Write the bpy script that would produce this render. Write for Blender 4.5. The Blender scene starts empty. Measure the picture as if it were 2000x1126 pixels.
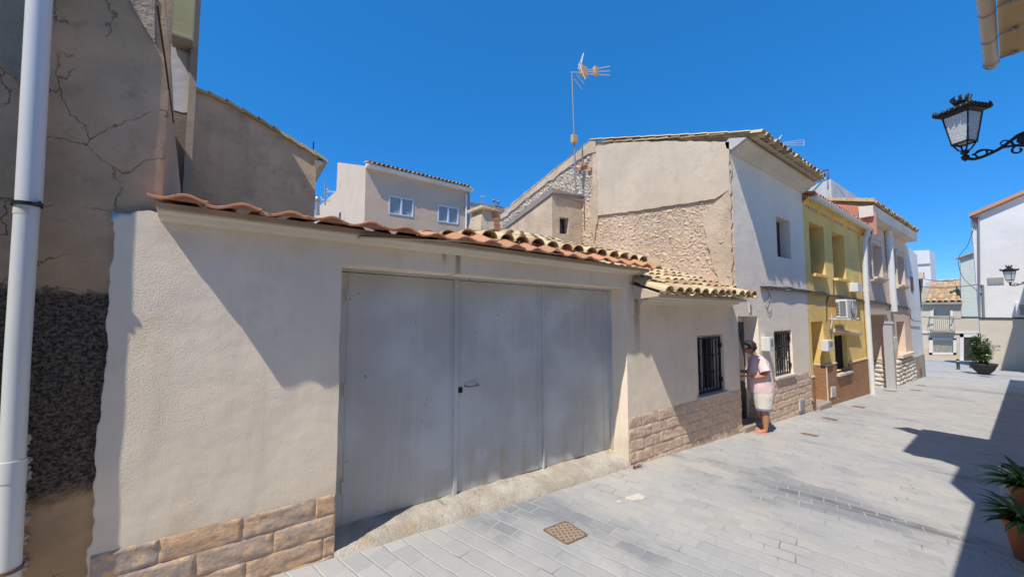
import bpy, bmesh, math, random
from mathutils import Vector, Matrix, noise as mnoise
from mathutils.geometry import tessellate_polygon
random.seed(7)
C = bpy.context.scene.collection
V = Vector
R_ = math.radians
# ------------------------------------------------------------------ camera model (used to survey points on real planes)
FPX, HOR, CZ, VPX = 735.0, 610.0, 1.8, 2030.0
PITCH = math.atan((HOR - 563) / FPX)
YAW = math.atan((VPX - 1000) * math.cos(PITCH) / FPX)      # angle from street axis (X) to view axis
Fh = V((math.cos(YAW), math.sin(YAW), 0)); RT = V((math.sin(YAW), -math.cos(YAW), 0))
FW = Fh * math.cos(PITCH) + V((0, 0, math.sin(PITCH)))
UP = -Fh * math.sin(PITCH) + V((0, 0, math.cos(PITCH)))
def ray(x, y): return FW + RT * ((x - 1000) / FPX) - UP * ((y - 563) / FPX)
def FY(x, y, Y=3.4):
    r = ray(x, y); return V((0, 0, CZ)) + r * (Y / r.y)
def FX(x, y, X):
    r = ray(x, y); return V((0, 0, CZ)) + r * (X / r.x)
def FT(x, y, t): return V((0, 0, CZ)) + ray(x, y) * t
def gz(x): return -0.13 - 0.043 * x
def G(x, y):
    r = ray(x, y); t = (CZ + 0.13) / -(r.z + 0.043 * r.x); return V((0, 0, CZ)) + r * t
LIGHT = V((0.6, 0.22, -1.0))
# ------------------------------------------------------------------ node helper
class NT:
    def __init__(s, name, rough=0.9, spec=0.25):
        s.m = bpy.data.materials.new(name); s.m.use_nodes = True
        s.t = s.m.node_tree; s.b = s.t.nodes['Principled BSDF']
        s.b.inputs['Roughness'].default_value = rough
        s.b.inputs['Specular IOR Level'].default_value = spec
        s.pos = s.t.nodes.new('ShaderNodeNewGeometry').outputs['Position']
    def L(s, a, b): s.t.links.new(a, b)
    def set(s, sock, v):
        if hasattr(v, 'is_output') or hasattr(v, 'links'): s.L(v, sock)
        elif isinstance(v, (tuple, list)) and len(v) == 3 and sock.type == 'RGBA': sock.default_value = (*v, 1)
        else: sock.default_value = v
    def mapping(s, scale=(1, 1, 1), rot=(0, 0, 0), loc=(0, 0, 0), vec=None):
        n = s.t.nodes.new('ShaderNodeMapping'); s.L(vec or s.pos, n.inputs['Vector'])
        n.inputs['Scale'].default_value = scale; n.inputs['Rotation'].default_value = rot; n.inputs['Location'].default_value = loc
        return n.outputs[0]
    def noise(s, scale, detail=4, rough=0.55, vec=None, dist=0.0, col=False):
        n = s.t.nodes.new('ShaderNodeTexNoise'); s.L(vec or s.pos, n.inputs['Vector'])
        n.inputs['Scale'].default_value = scale; n.inputs['Detail'].default_value = detail
        n.inputs['Roughness'].default_value = rough; n.inputs['Distortion'].default_value = dist
        return n.outputs['Color' if col else 'Fac']
    def voro(s, scale, feature='F1', vec=None, rnd=1.0, out='Distance'):
        n = s.t.nodes.new('ShaderNodeTexVoronoi'); n.feature = feature; s.L(vec or s.pos, n.inputs['Vector'])
        n.inputs['Scale'].default_value = scale; n.inputs['Randomness'].default_value = rnd
        return n.outputs[out]
    def math(s, op, a, b=0.0, clamp=False):
        n = s.t.nodes.new('ShaderNodeMath'); n.operation = op; n.use_clamp = clamp
        s.set(n.inputs[0], a); s.set(n.inputs[1], b); return n.outputs[0]
    def mr(s, v, a, b, c=0.0, d=1.0):
        n = s.t.nodes.new('ShaderNodeMapRange'); n.clamp = True; n.interpolation_type = 'SMOOTHSTEP'
        s.set(n.inputs['Value'], v); n.inputs['From Min'].default_value = a; n.inputs['From Max'].default_value = b
        n.inputs['To Min'].default_value = c; n.inputs['To Max'].default_value = d; return n.outputs['Result']
    def mix(s, a, b, f, blend='MIX'):
        n = s.t.nodes.new('ShaderNodeMix'); n.data_type = 'RGBA'; n.blend_type = blend
        s.set(n.inputs[0], f); s.set(n.inputs[6], a); s.set(n.inputs[7], b); return n.outputs[2]
    def sep(s, vec=None):
        n = s.t.nodes.new('ShaderNodeSeparateXYZ'); s.L(vec or s.pos, n.inputs[0]); return n.outputs
    def comb(s, x, y, z):
        n = s.t.nodes.new('ShaderNodeCombineXYZ')
        for i, q in enumerate((x, y, z)): s.set(n.inputs[i], q)
        return n.outputs[0]
    def vadd(s, a, b, k=1.0):
        n = s.t.nodes.new('ShaderNodeVectorMath'); n.operation = 'MULTIPLY_ADD'
        s.L(b, n.inputs[0]); n.inputs[1].default_value = (k, k, k); s.L(a, n.inputs[2]); return n.outputs[0]
    def attr(s, name, out='Fac'):
        n = s.t.nodes.new('ShaderNodeAttribute'); n.attribute_name = name; return n.outputs[out]
    def bump(s, h, strength=0.5, dist=0.01, normal=None):
        n = s.t.nodes.new('ShaderNodeBump'); n.inputs['Strength'].default_value = strength; n.inputs['Distance'].default_value = dist
        s.L(h, n.inputs['Height'])
        if normal: s.L(normal, n.inputs['Normal'])
        return n.outputs[0]
    def done(s, col, normal=None, rough=None, metal=None):
        s.set(s.b.inputs['Base Color'], col)
        if normal: s.L(normal, s.b.inputs['Normal'])
        if rough is not None: s.set(s.b.inputs['Roughness'], rough)
        if metal is not None: s.b.inputs['Metallic'].default_value = metal
        return s.m
def mul(c, k): return tuple(min(1, q * k) for q in c)
def plaster(name, col, var=0.14, bump=0.5, fine=70, streak=0.25, dirt_z=None, stain=None, stain_amt=0.5, cracks=0.0, slope=0.043, bscale=1.0, flake=None, spots=False, streaks_at=()):
    n = NT(name, 0.92, 0.15)
    big = n.noise(0.9, 5); mid = n.noise(5.0, 6, 0.6); fin = n.noise(fine, 5, 0.6)
    c = n.mix(mul(col, 1 - var), mul(col, 1 + var * 0.6), n.mr(big, 0.3, 0.7))
    c = n.mix(c, mul(col, 1 - var * 1.3), n.mr(mid, 0.5, 0.75, 0, 0.75))
    st = n.noise(1.0, 4, 0.6, n.mapping((5, 5, 0.5)))
    c = n.mix(c, mul(col, 0.62), n.mr(st, 0.52, 0.78, 0, streak))
    if stain:
        sp = n.noise(2.3, 5, 0.62, n.mapping((1, 1, 0.8), loc=(3.1, 1.7, 0.4)))
        c = n.mix(c, stain, n.mr(sp, 0.5, 0.72, 0, stain_amt))
    spk = n.noise(190, 2, 0.5)
    c = n.mix(c, mul(col, 0.72), n.mr(spk, 0.6, 0.8, 0, 0.35))
    rgh = n.mr(n.noise(1.6, 3), 0.35, 0.65, 0.35, 1.15)
    h = n.math('ADD', n.math('MULTIPLY', fin, 0.6), n.math('MULTIPLY', n.noise(fine * 0.5, 6, 0.7), 0.6))
    if flake:
        fl = n.mr(n.noise(2.6, 8, 0.7), 0.60, 0.62)
        c = n.mix(c, flake, fl); h = n.math('SUBTRACT', h, n.math('MULTIPLY', fl, 0.6))
    if dirt_z is not None:
        p = n.sep(); zz = n.math('ADD', p[2], n.math('MULTIPLY', p[0], slope))
        zz = n.math('ADD', zz, n.math('MULTIPLY', n.noise(4, 4), -0.5))
        c = n.mix(c, mul(col, 0.55), n.mr(zz, dirt_z - 0.55, dirt_z, 0.6, 0))
    if cracks:
        wv = n.vadd(n.pos, n.noise(1.1, 3, 0.5, col=True), 0.5); wv = n.vadd(wv, n.noise(9.0, 4, 0.6, col=True), 0.05)
        cr = n.voro(1.3, 'DISTANCE_TO_EDGE', wv)
        crm = n.math('MULTIPLY', n.mr(cr, 0.0, 0.009, 1, 0), n.mr(n.noise(1.5, 2), 0.50, 0.60))
        c = n.mix(c, mul(col, 0.25), n.math('MULTIPLY', crm, cracks)); h = n.math('SUBTRACT', h, n.math('MULTIPLY', crm, 1.5))
    if spots:
        sm_ = n.mr(n.voro(1.55, 'F1', n.mapping((1, 0.01, 1), loc=(.37, 0, .2))), 0.012, 0.03, 0.8, 0); c = n.mix(c, (0.17, 0.12, 0.09), sm_)
    for sx_, z0_, z1_, wd_ in streaks_at:
        p = n.sep(); wob_ = n.math('MULTIPLY', n.math('SUBTRACT', n.noise(6, 3), 0.5), 0.06)
        m1 = n.mr(n.math('ABSOLUTE', n.math('SUBTRACT', n.math('ADD', p[0], wob_), sx_)), wd_ * .3, wd_, 1, 0)
        c = n.mix(c, (0.20, 0.14, 0.085), n.math('MULTIPLY', n.math('MULTIPLY', m1, n.mr(p[2], z0_, z1_, 0, 1)), 0.75))
    h = n.math('MULTIPLY', h, rgh)
    nb = n.bump(h, bump, 0.012 * bscale)
    nb = n.bump(n.noise(2.2, 3), 0.25, 0.06, nb)
    return n.done(c, nb)
def simple(name, col, rough=0.6, var=0.12, scale=9, metal=0.0, bump=0.0, spec=0.4, bs=40):
    n = NT(name, rough, spec)
    c = n.mix(mul(col, 1 - var), mul(col, 1 + var), n.noise(scale, 5, 0.6))
    c = n.mix(c, mul(col, 0.6), n.mr(n.noise(scale * 5, 3), 0.6, 0.8, 0, 0.4 if var > 0.05 else 0.1))
    return n.done(c, n.bump(n.noise(bs, 4), bump, 0.01) if bump else None, metal=metal)
# ------------------------------------------------------------------ mesh helper
OFF = {}
class MB:
    def __init__(s): s.v = []; s.f = []; s.t = []; s.sm = []
    def add(s, vs, fs, tint=0.5, smooth=False):
        o = len(s.v); s.v += [V(q) for q in vs]
        for f in fs: s.f.append([i + o for i in f]); s.t.append(tint); s.sm.append(smooth)
    def poly(s, pts, tint=0.5):
        pts = [V(p) for p in pts]; tr = tessellate_polygon([pts]); s.add(pts, [list(t) for t in tr], tint)
    def quad(s, a, b, c, d, tint=0.5): s.add([a, b, c, d], [[0, 1, 2, 3]], tint)
    def prism(s, pts, ext, tint=0.5):
        pts = [V(p) for p in pts]; n = len(pts); e = V(ext)
        tr = [list(t) for t in tessellate_polygon([pts])]
        vs = pts + [p + e for p in pts]
        fs = tr + [[i + n for i in reversed(t)] for t in tr] + [[i, (i + 1) % n, (i + 1) % n + n, i + n] for i in range(n)]
        s.add(vs, fs, tint)
    def box(s, a, b, tint=0.5, bev=0.0, rot=0.0):
        a, b = V(a), V(b); x0, y0, z0 = [min(a[i], b[i]) for i in range(3)]; x1, y1, z1 = [max(a[i], b[i]) for i in range(3)]
        if bev:
            bm = bmesh.new(); bmesh.ops.create_cube(bm, size=1.0)
            for q in bm.verts: q.co = V((x0 + (q.co.x + .5) * (x1 - x0), y0 + (q.co.y + .5) * (y1 - y0), z0 + (q.co.z + .5) * (z1 - z0)))
            bmesh.ops.bevel(bm, geom=list(bm.edges), offset=bev, segments=2, affect='EDGES', profile=0.6)
            bm.verts.index_update(); vs = [q.co.copy() for q in bm.verts]; fs = [[q.index for q in f.verts] for f in bm.faces]; bm.free()
        else:
            vs = [V((x, y, z)) for z in (z0, z1) for x, y in ((x0, y0), (x1, y0), (x1, y1), (x0, y1))]
            fs = [[3, 2, 1, 0], [4, 5, 6, 7], [0, 1, 5, 4], [1, 2, 6, 5], [2, 3, 7, 6], [3, 0, 4, 7]]
        if rot:
            c = V(((x0 + x1) / 2, (y0 + y1) / 2, 0)); M = Matrix.Rotation(rot, 3, 'Z'); vs = [M @ (q - c) + c for q in vs]
        s.add(vs, fs, tint)
    def tube(s, path, r, n=10, caps=True, tint=0.5, smooth=True):
        path = [V(p) for p in path]; rr = r if isinstance(r, (list, tuple)) else [r] * len(path)
        vs = []; fs = []; prev = None
        for i, p in enumerate(path):
            d = (path[min(i + 1, len(path) - 1)] - path[max(i - 1, 0)]).normalized()
            if prev is None: u = d.orthogonal().normalized()
            else:
                u = prev - d * prev.dot(d); u = u.normalized() if u.length > 1e-5 else d.orthogonal().normalized()
            prev = u; w = d.cross(u)
            vs += [p + (u * math.cos(2 * math.pi * k / n) + w * math.sin(2 * math.pi * k / n)) * rr[i] for k in range(n)]
        for i in range(len(path) - 1):
            for k in range(n): fs.append([i * n + k, i * n + (k + 1) % n, (i + 1) * n + (k + 1) % n, (i + 1) * n + k])
        s.add(vs, fs, tint, smooth)
        if caps:
            m = len(path) - 1
            s.add(vs[:n], [list(range(n))[::-1]], tint); s.add(vs[m * n:], [list(range(n))], tint)
    def lathe(s, prof, c, n=16, axis=V((0, 0, 1)), tint=0.5, smooth=True, phase=0.0):
        c = V(c); u = axis.orthogonal().normalized(); w = axis.cross(u); vs = []; fs = []
        for r, h in prof: vs += [c + axis * h + (u * math.cos(2 * math.pi * k / n + phase) + w * math.sin(2 * math.pi * k / n + phase)) * r for k in range(n)]
        for i in range(len(prof) - 1):
            for k in range(n): fs.append([i * n + k, i * n + (k + 1) % n, (i + 1) * n + (k + 1) % n, (i + 1) * n + k])
        s.add(vs, fs, tint, smooth)
    def extrude_profile(s, prof, P0, P1, tint=0.5, caps=True):
        # prof: list of (dy, dz) offsets; swept from P0 to P1
        P0, P1 = V(P0), V(P1); n = len(prof)
        vs = [P0 + V((0, a, b)) for a, b in prof] + [P1 + V((0, a, b)) for a, b in prof]
        s.add(vs, [[i, i + 1, i + 1 + n, i + n] for i in range(n - 1)], tint)
        if caps:
            s.poly(vs[:n], tint); s.poly(vs[n:], tint)
    def build(s, name, mat, parent=None, kind=None, weld=False):
        off = OFF.get(parent.name, V((0, 0, 0))) if parent else V((0, 0, 0))
        me = bpy.data.meshes.new(name); me.from_pydata([q - off for q in s.v], [], s.f); me.update()
        a = me.attributes.new('tint', 'FLOAT', 'FACE'); a.data.foreach_set('value', s.t)
        me.polygons.foreach_set('use_smooth', s.sm)
        bm = bmesh.new(); bm.from_mesh(me)
        if weld: bmesh.ops.remove_doubles(bm, verts=bm.verts, dist=0.0004)
        bmesh.ops.recalc_face_normals(bm, faces=bm.faces); bm.to_mesh(me); bm.free()
        me.materials.append(mat)
        o = bpy.data.objects.new(name, me); C.objects.link(o)
        if parent: o.parent = parent; OFF[o.name] = off
        else: OFF[o.name] = V((0, 0, 0))
        if kind: o['kind'] = kind
        return o
def tag(o, label, cat=None, group=None):
    o['label'] = label
    if cat: o['category'] = cat
    if group: o['group'] = group
    return o
def thing(name, label, cat, loc=(0, 0, 0), group=None):
    o = bpy.data.objects.new(name, None); o.empty_display_size = 0.2; o.location = loc; C.objects.link(o)
    OFF[o.name] = V(loc); return tag(o, label, cat, group)
def copy_tree(root, loc, label, rotz=0.0):
    r = root.copy(); C.objects.link(r); r.location = loc; r.rotation_euler.z = rotz; r['label'] = label
    def rec(src, dst):
        for ch in list(src.children):
            c = ch.copy(); C.objects.link(c); c.parent = dst; rec(ch, c)
    rec(root, r); return r
def facade(mb, outer, holes, Y, depth=0.25, tint=0.5):
    """outer: [(x,z)], holes: [(pts [(x,z)], depth)]; a wall sheet at y=Y with real openings and reveals"""
    loops = [[V((x, z, 0)) for x, z in outer]] + [[V((x, z, 0)) for x, z in h[0]] for h in holes]
    flat = [p for l in loops for p in l]; tr = tessellate_polygon(loops)
    mb.add([V((p.x, Y, p.y)) for p in flat], [list(t) for t in tr], tint)
    for pts, d in holes:
        n = len(pts)
        for i in range(n):
            a, b = pts[i], pts[(i + 1) % n]
            mb.quad((a[0], Y, a[1]), (b[0], Y, b[1]), (b[0], Y + d, b[1]), (a[0], Y + d, a[1]), tint)
def rect(x0, z0, x1, z1): return [(x0, z0), (x1, z0), (x1, z1), (x0, z1)]
def tile_rows(mb, base, up, ulist, vlist, r0=0.088, r1=0.07, seg=7, over=0.07, jit=0.012, tintfn=None, pans=True, plug=0.0):
    """barrel tiles; base(u,v)->point on the roof bed, up(u,v)->normal. u across, v up the slope."""
    for iv, v in enumerate(vlist[:-1]):
        L = vlist[iv + 1] - v
        for iu, u in enumerate(ulist):
            for kind in ((1, -1) if pans else (1,)):
                uu = u if kind == 1 else u + (ulist[1] - ulist[0]) / 2
                j = random.uniform(-jit, jit); ju = random.uniform(-jit, jit) * 0.6; jr = random.uniform(.95, 1.05)
                a = base(uu + ju, v + j); b = base(uu + ju * .4, v + L + over + j)
                N = up(uu, v); ax = (b - a).normalized(); sd = ax.cross(N).normalized(); N = sd.cross(ax)
                t = tintfn(iu, iv, kind) if tintfn else random.random()
                ra, rb = (r0 * jr, r1 * jr) if kind == 1 else (r1 * jr, r0 * jr)
                lift = 0.034 if kind == 1 else 0.062
                vs = []
                for (p, rr, hh) in ((a, ra, 0.016), (b, rb, 0.0)):
                    for th in (0, 0.014):
                        for k in range(seg + 1):
                            an = math.pi * k / seg; q = rr - th
                            vs.append(p + N * (lift + hh * (kind == 1) + kind * math.sin(an) * q * 0.82) + sd * math.cos(an) * q)
                m = seg + 1; fs = []
                for k in range(seg):
                    fs += [[k, k + 1, 2 * m + k + 1, 2 * m + k], [m + k, m + k + 1, 3 * m + k + 1, 3 * m + k], [k, k + 1, m + k + 1, m + k], [2 * m + k, 2 * m + k + 1, 3 * m + k + 1, 3 * m + k]]
                fs += [[0, m, 3 * m, 2 * m], [seg, m + seg, 3 * m + seg, 2 * m + seg]]
                mb.add(vs, fs, t)
                if iv == 0 and random.random() < plug:
                    f_ = .02; pl = [p_ + (b - a).normalized() * f_ for p_ in vs[:m]]; mb.add(pl, [list(range(m))], min(1, t + .2))
def stones(mb, x0, x1, ztop, zbot, ch, L, Y, proud=0.03, gap=0.012, off=0.0, hole=None, rough=1.0, axis='x', nx=9, nz=5, xfix=0.0):
    """rock faced ashlar tiles laid in courses on a wall"""
    z = ztop; row = 0
    while z > zbot:
        x = x0 - ((row * 0.47 + off) % 1.0) * L
        while x < x1:
            l = L * random.choice((0.94, 1.0, 1.07)); a, b = max(x, x0), min(x + l, x1); x += l
            if b - a < 0.05: continue
            if hole and hole(a, b, z - ch, z): continue
            t = random.random(); sd = random.uniform(0, 99)
            vs = []; fs = []
            for j in range(nz + 1):
                for i in range(nx + 1):
                    fx, fz = i / nx, j / nz
                    px = a + gap / 2 + (b - a - gap) * fx; pz = z - ch + gap / 2 + (ch - gap) * fz
                    e = min(fx * (b - a), (1 - fx) * (b - a), fz * ch, (1 - fz) * ch) / 0.006
                    pil = min(1, e) ** 0.6
                    nn = mnoise.fractal(V((px * 7, pz * 13, sd)), 0.9, 2.1, 4) * 0.011 + mnoise.noise(V((px * 3, pz * 9 + px * 4, sd))) * 0.012
                    d = proud * (0.42 + 0.58 * pil) + nn * rough * pil
                    if e < 0.01: d = 0.002
                    jx = mnoise.noise(V((pz * 9, sd, 3))) * 0.004 * (fx in (0, 1)); jz = mnoise.noise(V((px * 9, sd, 5))) * 0.004 * (fz in (0, 1))
                    vs.append(V((px + jx, Y - d, pz + jz)) if axis == 'x' else V((xfix - d, px, pz)))
            for j in range(nz):
                for i in range(nx): q = j * (nx + 1) + i; fs.append([q, q + 1, q + nx + 2, q + nx + 1])
            mb.add(vs, fs, t, True)
        z -= ch; row += 1
# ================================================================== materials
M = {}
M['garage'] = plaster('garage_render', (0.93, 0.81, 0.65), 0.06, 0.6, 110, 0.35, 0.35, (0.76, 0.63, 0.46), 0.75, bscale=0.9, spots=True, streaks_at=((1.755, 1.95, 2.42, .045), (1.60, 2.2, 2.45, .03), (4.66, .9, 2.3, .10)))
M['low'] = plaster('low_house_render', (0.93, 0.80, 0.645), 0.05, 0.35, 60, 0.18, 0.3, (0.64, 0.56, 0.47), 0.4)
M['white'] = plaster('white_house_render', (0.94, 0.835, 0.69), 0.05, 0.5, 30, 0.10, 0.3, (0.86, 0.77, 0.67), 0.4)
M['cornice'] = plaster('cornice_render', (0.60, 0.50, 0.38), 0.12, 0.4, 50, 0.3, None, (0.30, 0.24, 0.17), 0.5)
M['cornice_white'] = plaster('cornice_white', (0.76, 0.69, 0.58), 0.08, 0.2, 50, 0.2)
M['gable'] = plaster('gable_render', (0.62, 0.49, 0.36), 0.16, 0.9, 34, 0.35, None, (0.36, 0.29, 0.19), 0.5, cracks=0.5, bscale=1.6)
M['panel'] = plaster('gable_panel_render', (0.63, 0.53, 0.405), 0.08, 0.5, 26, 0.3, None, (0.42, 0.35, 0.25), 0.3)
M['rubble_bed'] = plaster('rubble_mortar', (0.64, 0.50, 0.375), 0.16, 1.0, 26, 0.1, bscale=2.5)
M['yellow'] = plaster('yellow_render', (0.92, 0.655, 0.24), 0.07, 0.5, 40, 0.15, None, (0.68, 0.46, 0.16), 0.5)
M['pink'] = plaster('pink_render', (0.76, 0.59, 0.47), 0.05, 0.2, 60, 0.08)
M['pale_blue'] = plaster('pale_blue_render', (0.72, 0.75, 0.76), 0.06, 0.2, 60, 0.1, 0.2)
M['beige'] = plaster('beige_render', (0.64, 0.455, 0.325), 0.07, 0.3, 50, 0.12)
M['concrete_grey'] = plaster('grey_concrete', (0.36, 0.33, 0.29), 0.15, 0.4, 40, 0.3)
M['orange_wall'] = plaster('orange_render', (0.58, 0.26, 0.17), 0.08, 0.2, 50, 0.1)
M['parapet'] = plaster('weathered_white', (0.56, 0.55, 0.53), 0.12, 0.3, 40, 0.7, None, (0.34, 0.33, 0.31), 0.4)
M['far_white'] = plaster('far_white_render', (0.72, 0.71, 0.70), 0.04, 0.2, 30, 0.06)
M['far_cream'] = plaster('far_cream_render', (0.60, 0.54, 0.44), 0.05, 0.2, 30, 0.08)
M['old_gable'] = plaster('old_gable_render', (0.64, 0.475, 0.32), 0.26, 0.6, 30, 0.4, None, (0.36, 0.285, 0.225), 0.7, cracks=0.2)
M['trim_white'] = simple('white_trim', (0.72, 0.70, 0.66), 0.7, 0.05)
M['cream_trim'] = simple('cream_trim', (0.66, 0.56, 0.44), 0.8, 0.06)
M['pvc'] = simple('white_pvc', (0.70, 0.71, 0.70), 0.35, 0.04, 3)
M['beige_pvc'] = simple('beige_pvc', (0.55, 0.47, 0.36), 0.45, 0.06, 3)
M['black'] = simple('black_iron', (0.018, 0.018, 0.020), 0.45, 0.1)
M['dark'] = simple('dark_void', (0.012, 0.011, 0.010), 0.8, 0.1)
M['dark_wood'] = simple('dark_wood', (0.06, 0.035, 0.025), 0.6, 0.2)
M['alu'] = simple('aluminium', (0.62, 0.62, 0.64), 0.45, 0.05, metal=0.0)
M['galv'] = simple('galvanised_steel', (0.33, 0.34, 0.36), 0.45, 0.12, 20, metal=0.6)
M['louver'] = simple('grey_louver', (0.46, 0.46, 0.47), 0.6, 0.06)
M['antenna_orange'] = simple('antenna_plastic', (0.62, 0.36, 0.16), 0.5, 0.1)
M['antenna_rod'] = simple('antenna_rod', (0.62, 0.52, 0.46), 0.4, 0.1)
M['maroon'] = simple('maroon_paint', (0.11, 0.025, 0.035), 0.5, 0.1)
M['shutter'] = simple('roller_shutter', (0.30, 0.32, 0.335), 0.5, 0.04)
M['white_frame'] = simple('white_window_frame', (0.62, 0.66, 0.74), 0.4, 0.03)
M['terracotta'] = simple('terracotta_pot', (0.42, 0.16, 0.07), 0.85, 0.15, 14, bump=0.2)
M['soil'] = simple('potting_soil', (0.035, 0.026, 0.02), 1.0, 0.3, 30, bump=0.8)
M['glass_dark'] = simple('window_glass', (0.02, 0.025, 0.03), 0.08, 0.05, spec=0.6)
M['cable'] = simple('cable_sheath', (0.05, 0.05, 0.052), 0.5, 0.15)
M['cable_grey'] = simple('grey_cable', (0.40, 0.40, 0.41), 0.5, 0.1)
M['lime'] = simple('pale_lime', (0.62, 0.60, 0.50), 0.8, 0.08)
M['siding'] = None
M['stepstone'] = simple('doorstep_stone', (0.36, 0.30, 0.25), 0.7, 0.15, 12, bump=0.15)
M['marble'] = simple('pale_sill', (0.64, 0.58, 0.50), 0.5, 0.08, 12)
def m_brown():
    n = NT('brown_wall', 0.95, 0.1); p = n.sep()
    base = (0.64, 0.44, 0.265)
    c = n.mix(mul(base, 0.72), mul(base, 1.12), n.mr(n.noise(1.3, 6, 0.62), 0.3, 0.7))
    c = n.mix(c, (0.66, 0.43, 0.24), n.mr(n.noise(2.1, 4, 0.6, n.mapping((1, 1, 1.6), loc=(4, 2, 1))), 0.52, 0.68, 0, 0.55))
    c = n.mix(c, mul(base, 0.6), n.mr(n.noise(7, 6, 0.65), 0.52, 0.75, 0, 0.6))
    edge = n.math('ADD', p[2], n.math('MULTIPLY', n.math('SUBTRACT', n.noise(7, 6, 0.65), 0.5), 0.22))
    band = n.math('MULTIPLY', n.mr(edge, 1.92, 1.95, 1, 0), n.mr(edge, 0.66, 0.78, 0, 1))
    rg = n.noise(30, 8, 0.75, n.mapping((1, 1, 1.8))); rf = n.noise(75, 6, 0.7)
    dk = n.mix((0.05, 0.042, 0.036), (0.36, 0.29, 0.22), n.mr(n.math('MULTIPLY', n.math('ADD', rg, rf), 0.8), 0.66, 0.98))
    c = n.mix(c, dk, band)
    wv = n.vadd(n.pos, n.noise(1.6, 3, 0.5, col=True), 0.5); wv = n.vadd(wv, n.noise(13, 5, 0.7, col=True), 0.11)
    cr = n.voro(2.1, 'DISTANCE_TO_EDGE', wv)
    cm = n.math('MULTIPLY', n.mr(cr, 0.0, 0.008, 1, 0), n.mr(n.noise(2.3, 2, vec=n.mapping(loc=(7, 1, 2))), 0.44, 0.54))
    cm = n.math('MULTIPLY', cm, n.math('SUBTRACT', 1.0, band))
    c = n.mix(c, (0.17, 0.115, 0.075), n.math('MULTIPLY', cm, 0.5))
    h = n.math('ADD', n.math('MULTIPLY', n.noise(42, 6, 0.65), 0.5), n.math('MULTIPLY', n.math('MULTIPLY', n.math('ADD', rg, rf), 3.0), band))
    h = n.math('SUBTRACT', h, n.math('MULTIPLY', cm, 1.2))
    nb = n.bump(h, 0.8, 0.018); nb = n.bump(n.noise(2.5, 3), 0.3, 0.08, nb)
    return n.done(c, nb)
M['brown'] = m_brown()
def m_pave():
    n = NT('stamped_paving', 0.8, 0.25)
    wob = n.vadd(n.pos, n.noise(1.4, 3, col=True), 0.07); wob = n.vadd(wob, n.noise(9, 3, col=True), 0.02)
    vec = n.mapping((1, 1, 1), (0, 0, R_(-286)), vec=wob)
    def brick(mort, smooth):
        b = n.t.nodes.new('ShaderNodeTexBrick'); n.L(vec, b.inputs['Vector'])
        b.inputs['Color1'].default_value = (0, 0, 0, 1); b.inputs['Color2'].default_value = (1, 1, 1, 1); b.inputs['Mortar'].default_value = (0.5, 0.5, 0.5, 1)
        b.inputs['Scale'].default_value = 1.0; b.inputs['Mortar Size'].default_value = mort; b.inputs['Mortar Smooth'].default_value = smooth
        b.inputs['Brick Width'].default_value = 0.225; b.inputs['Row Height'].default_value = 0.165; b.offset = 0.5; b.inputs['Bias'].default_value = 0
        return b
    b = brick(0.005, 0.4); b2 = brick(0.011, 0.9)
    base = n.mix((0.36, 0.362, 0.362), (0.435, 0.433, 0.427), b.outputs['Color'])
    base = n.mix(base, (0.50, 0.465, 0.40), n.mr(n.noise(0.9, 4, 0.6), 0.48, 0.7, 0, 0.5))
    sv = n.mapping((0.75, 0.42, 1), (0, 0, R_(14)), loc=(1.3, 0.2, 0))
    st = n.math('ADD', n.noise(0.75, 6, 0.68, sv), n.math('MULTIPLY', n.math('SUBTRACT', b.outputs['Color'], 0.5), 0.11))
    p = n.sep()
    # worn strip across the street between the low house and the middle of the road
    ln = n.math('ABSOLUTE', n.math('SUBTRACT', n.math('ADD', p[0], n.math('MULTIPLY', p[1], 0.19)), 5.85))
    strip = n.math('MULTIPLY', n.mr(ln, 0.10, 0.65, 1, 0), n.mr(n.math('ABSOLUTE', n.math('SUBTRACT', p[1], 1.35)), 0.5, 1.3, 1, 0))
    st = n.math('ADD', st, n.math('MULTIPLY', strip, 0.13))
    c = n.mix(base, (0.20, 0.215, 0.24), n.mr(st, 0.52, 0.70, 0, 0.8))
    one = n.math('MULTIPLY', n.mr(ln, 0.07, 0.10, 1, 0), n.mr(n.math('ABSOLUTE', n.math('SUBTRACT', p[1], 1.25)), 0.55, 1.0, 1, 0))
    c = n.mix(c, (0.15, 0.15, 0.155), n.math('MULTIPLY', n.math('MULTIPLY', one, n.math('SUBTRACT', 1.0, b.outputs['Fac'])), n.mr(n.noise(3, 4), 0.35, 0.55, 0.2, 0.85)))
    c = n.mix(c, (0.30, 0.30, 0.30), n.mr(n.noise(26, 6, 0.7), 0.54, 0.75, 0, 0.45))
    c = n.mix(c, (0.47, 0.455, 0.42), n.math('MULTIPLY', b2.outputs['Fac'], n.mr(n.noise(1.7, 4), 0.36, 0.6, 0.15, 0.8)))
    c = n.mix(c, (0.13, 0.12, 0.115), n.math('MULTIPLY', b.outputs['Fac'], n.mr(n.noise(2.6, 4, vec=n.mapping(loc=(5, 3, 0))), 0.52, 0.68, 0, 0.8)))
    c = n.mix(c, (0.12, 0.11, 0.10), n.mr(n.voro(2.3, 'F1'), 0.012, 0.02, 0.7, 0))
    h = n.math('ADD', n.math('MULTIPLY', b2.outputs['Fac'], -1.0), n.math('ADD', n.math('MULTIPLY', n.noise(14, 5, 0.6), 0.8), n.math('MULTIPLY', n.noise(120, 3), 0.25)))
    return n.done(c, n.bump(h, 0.5, 0.011))
M['pave'] = m_pave()
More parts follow.
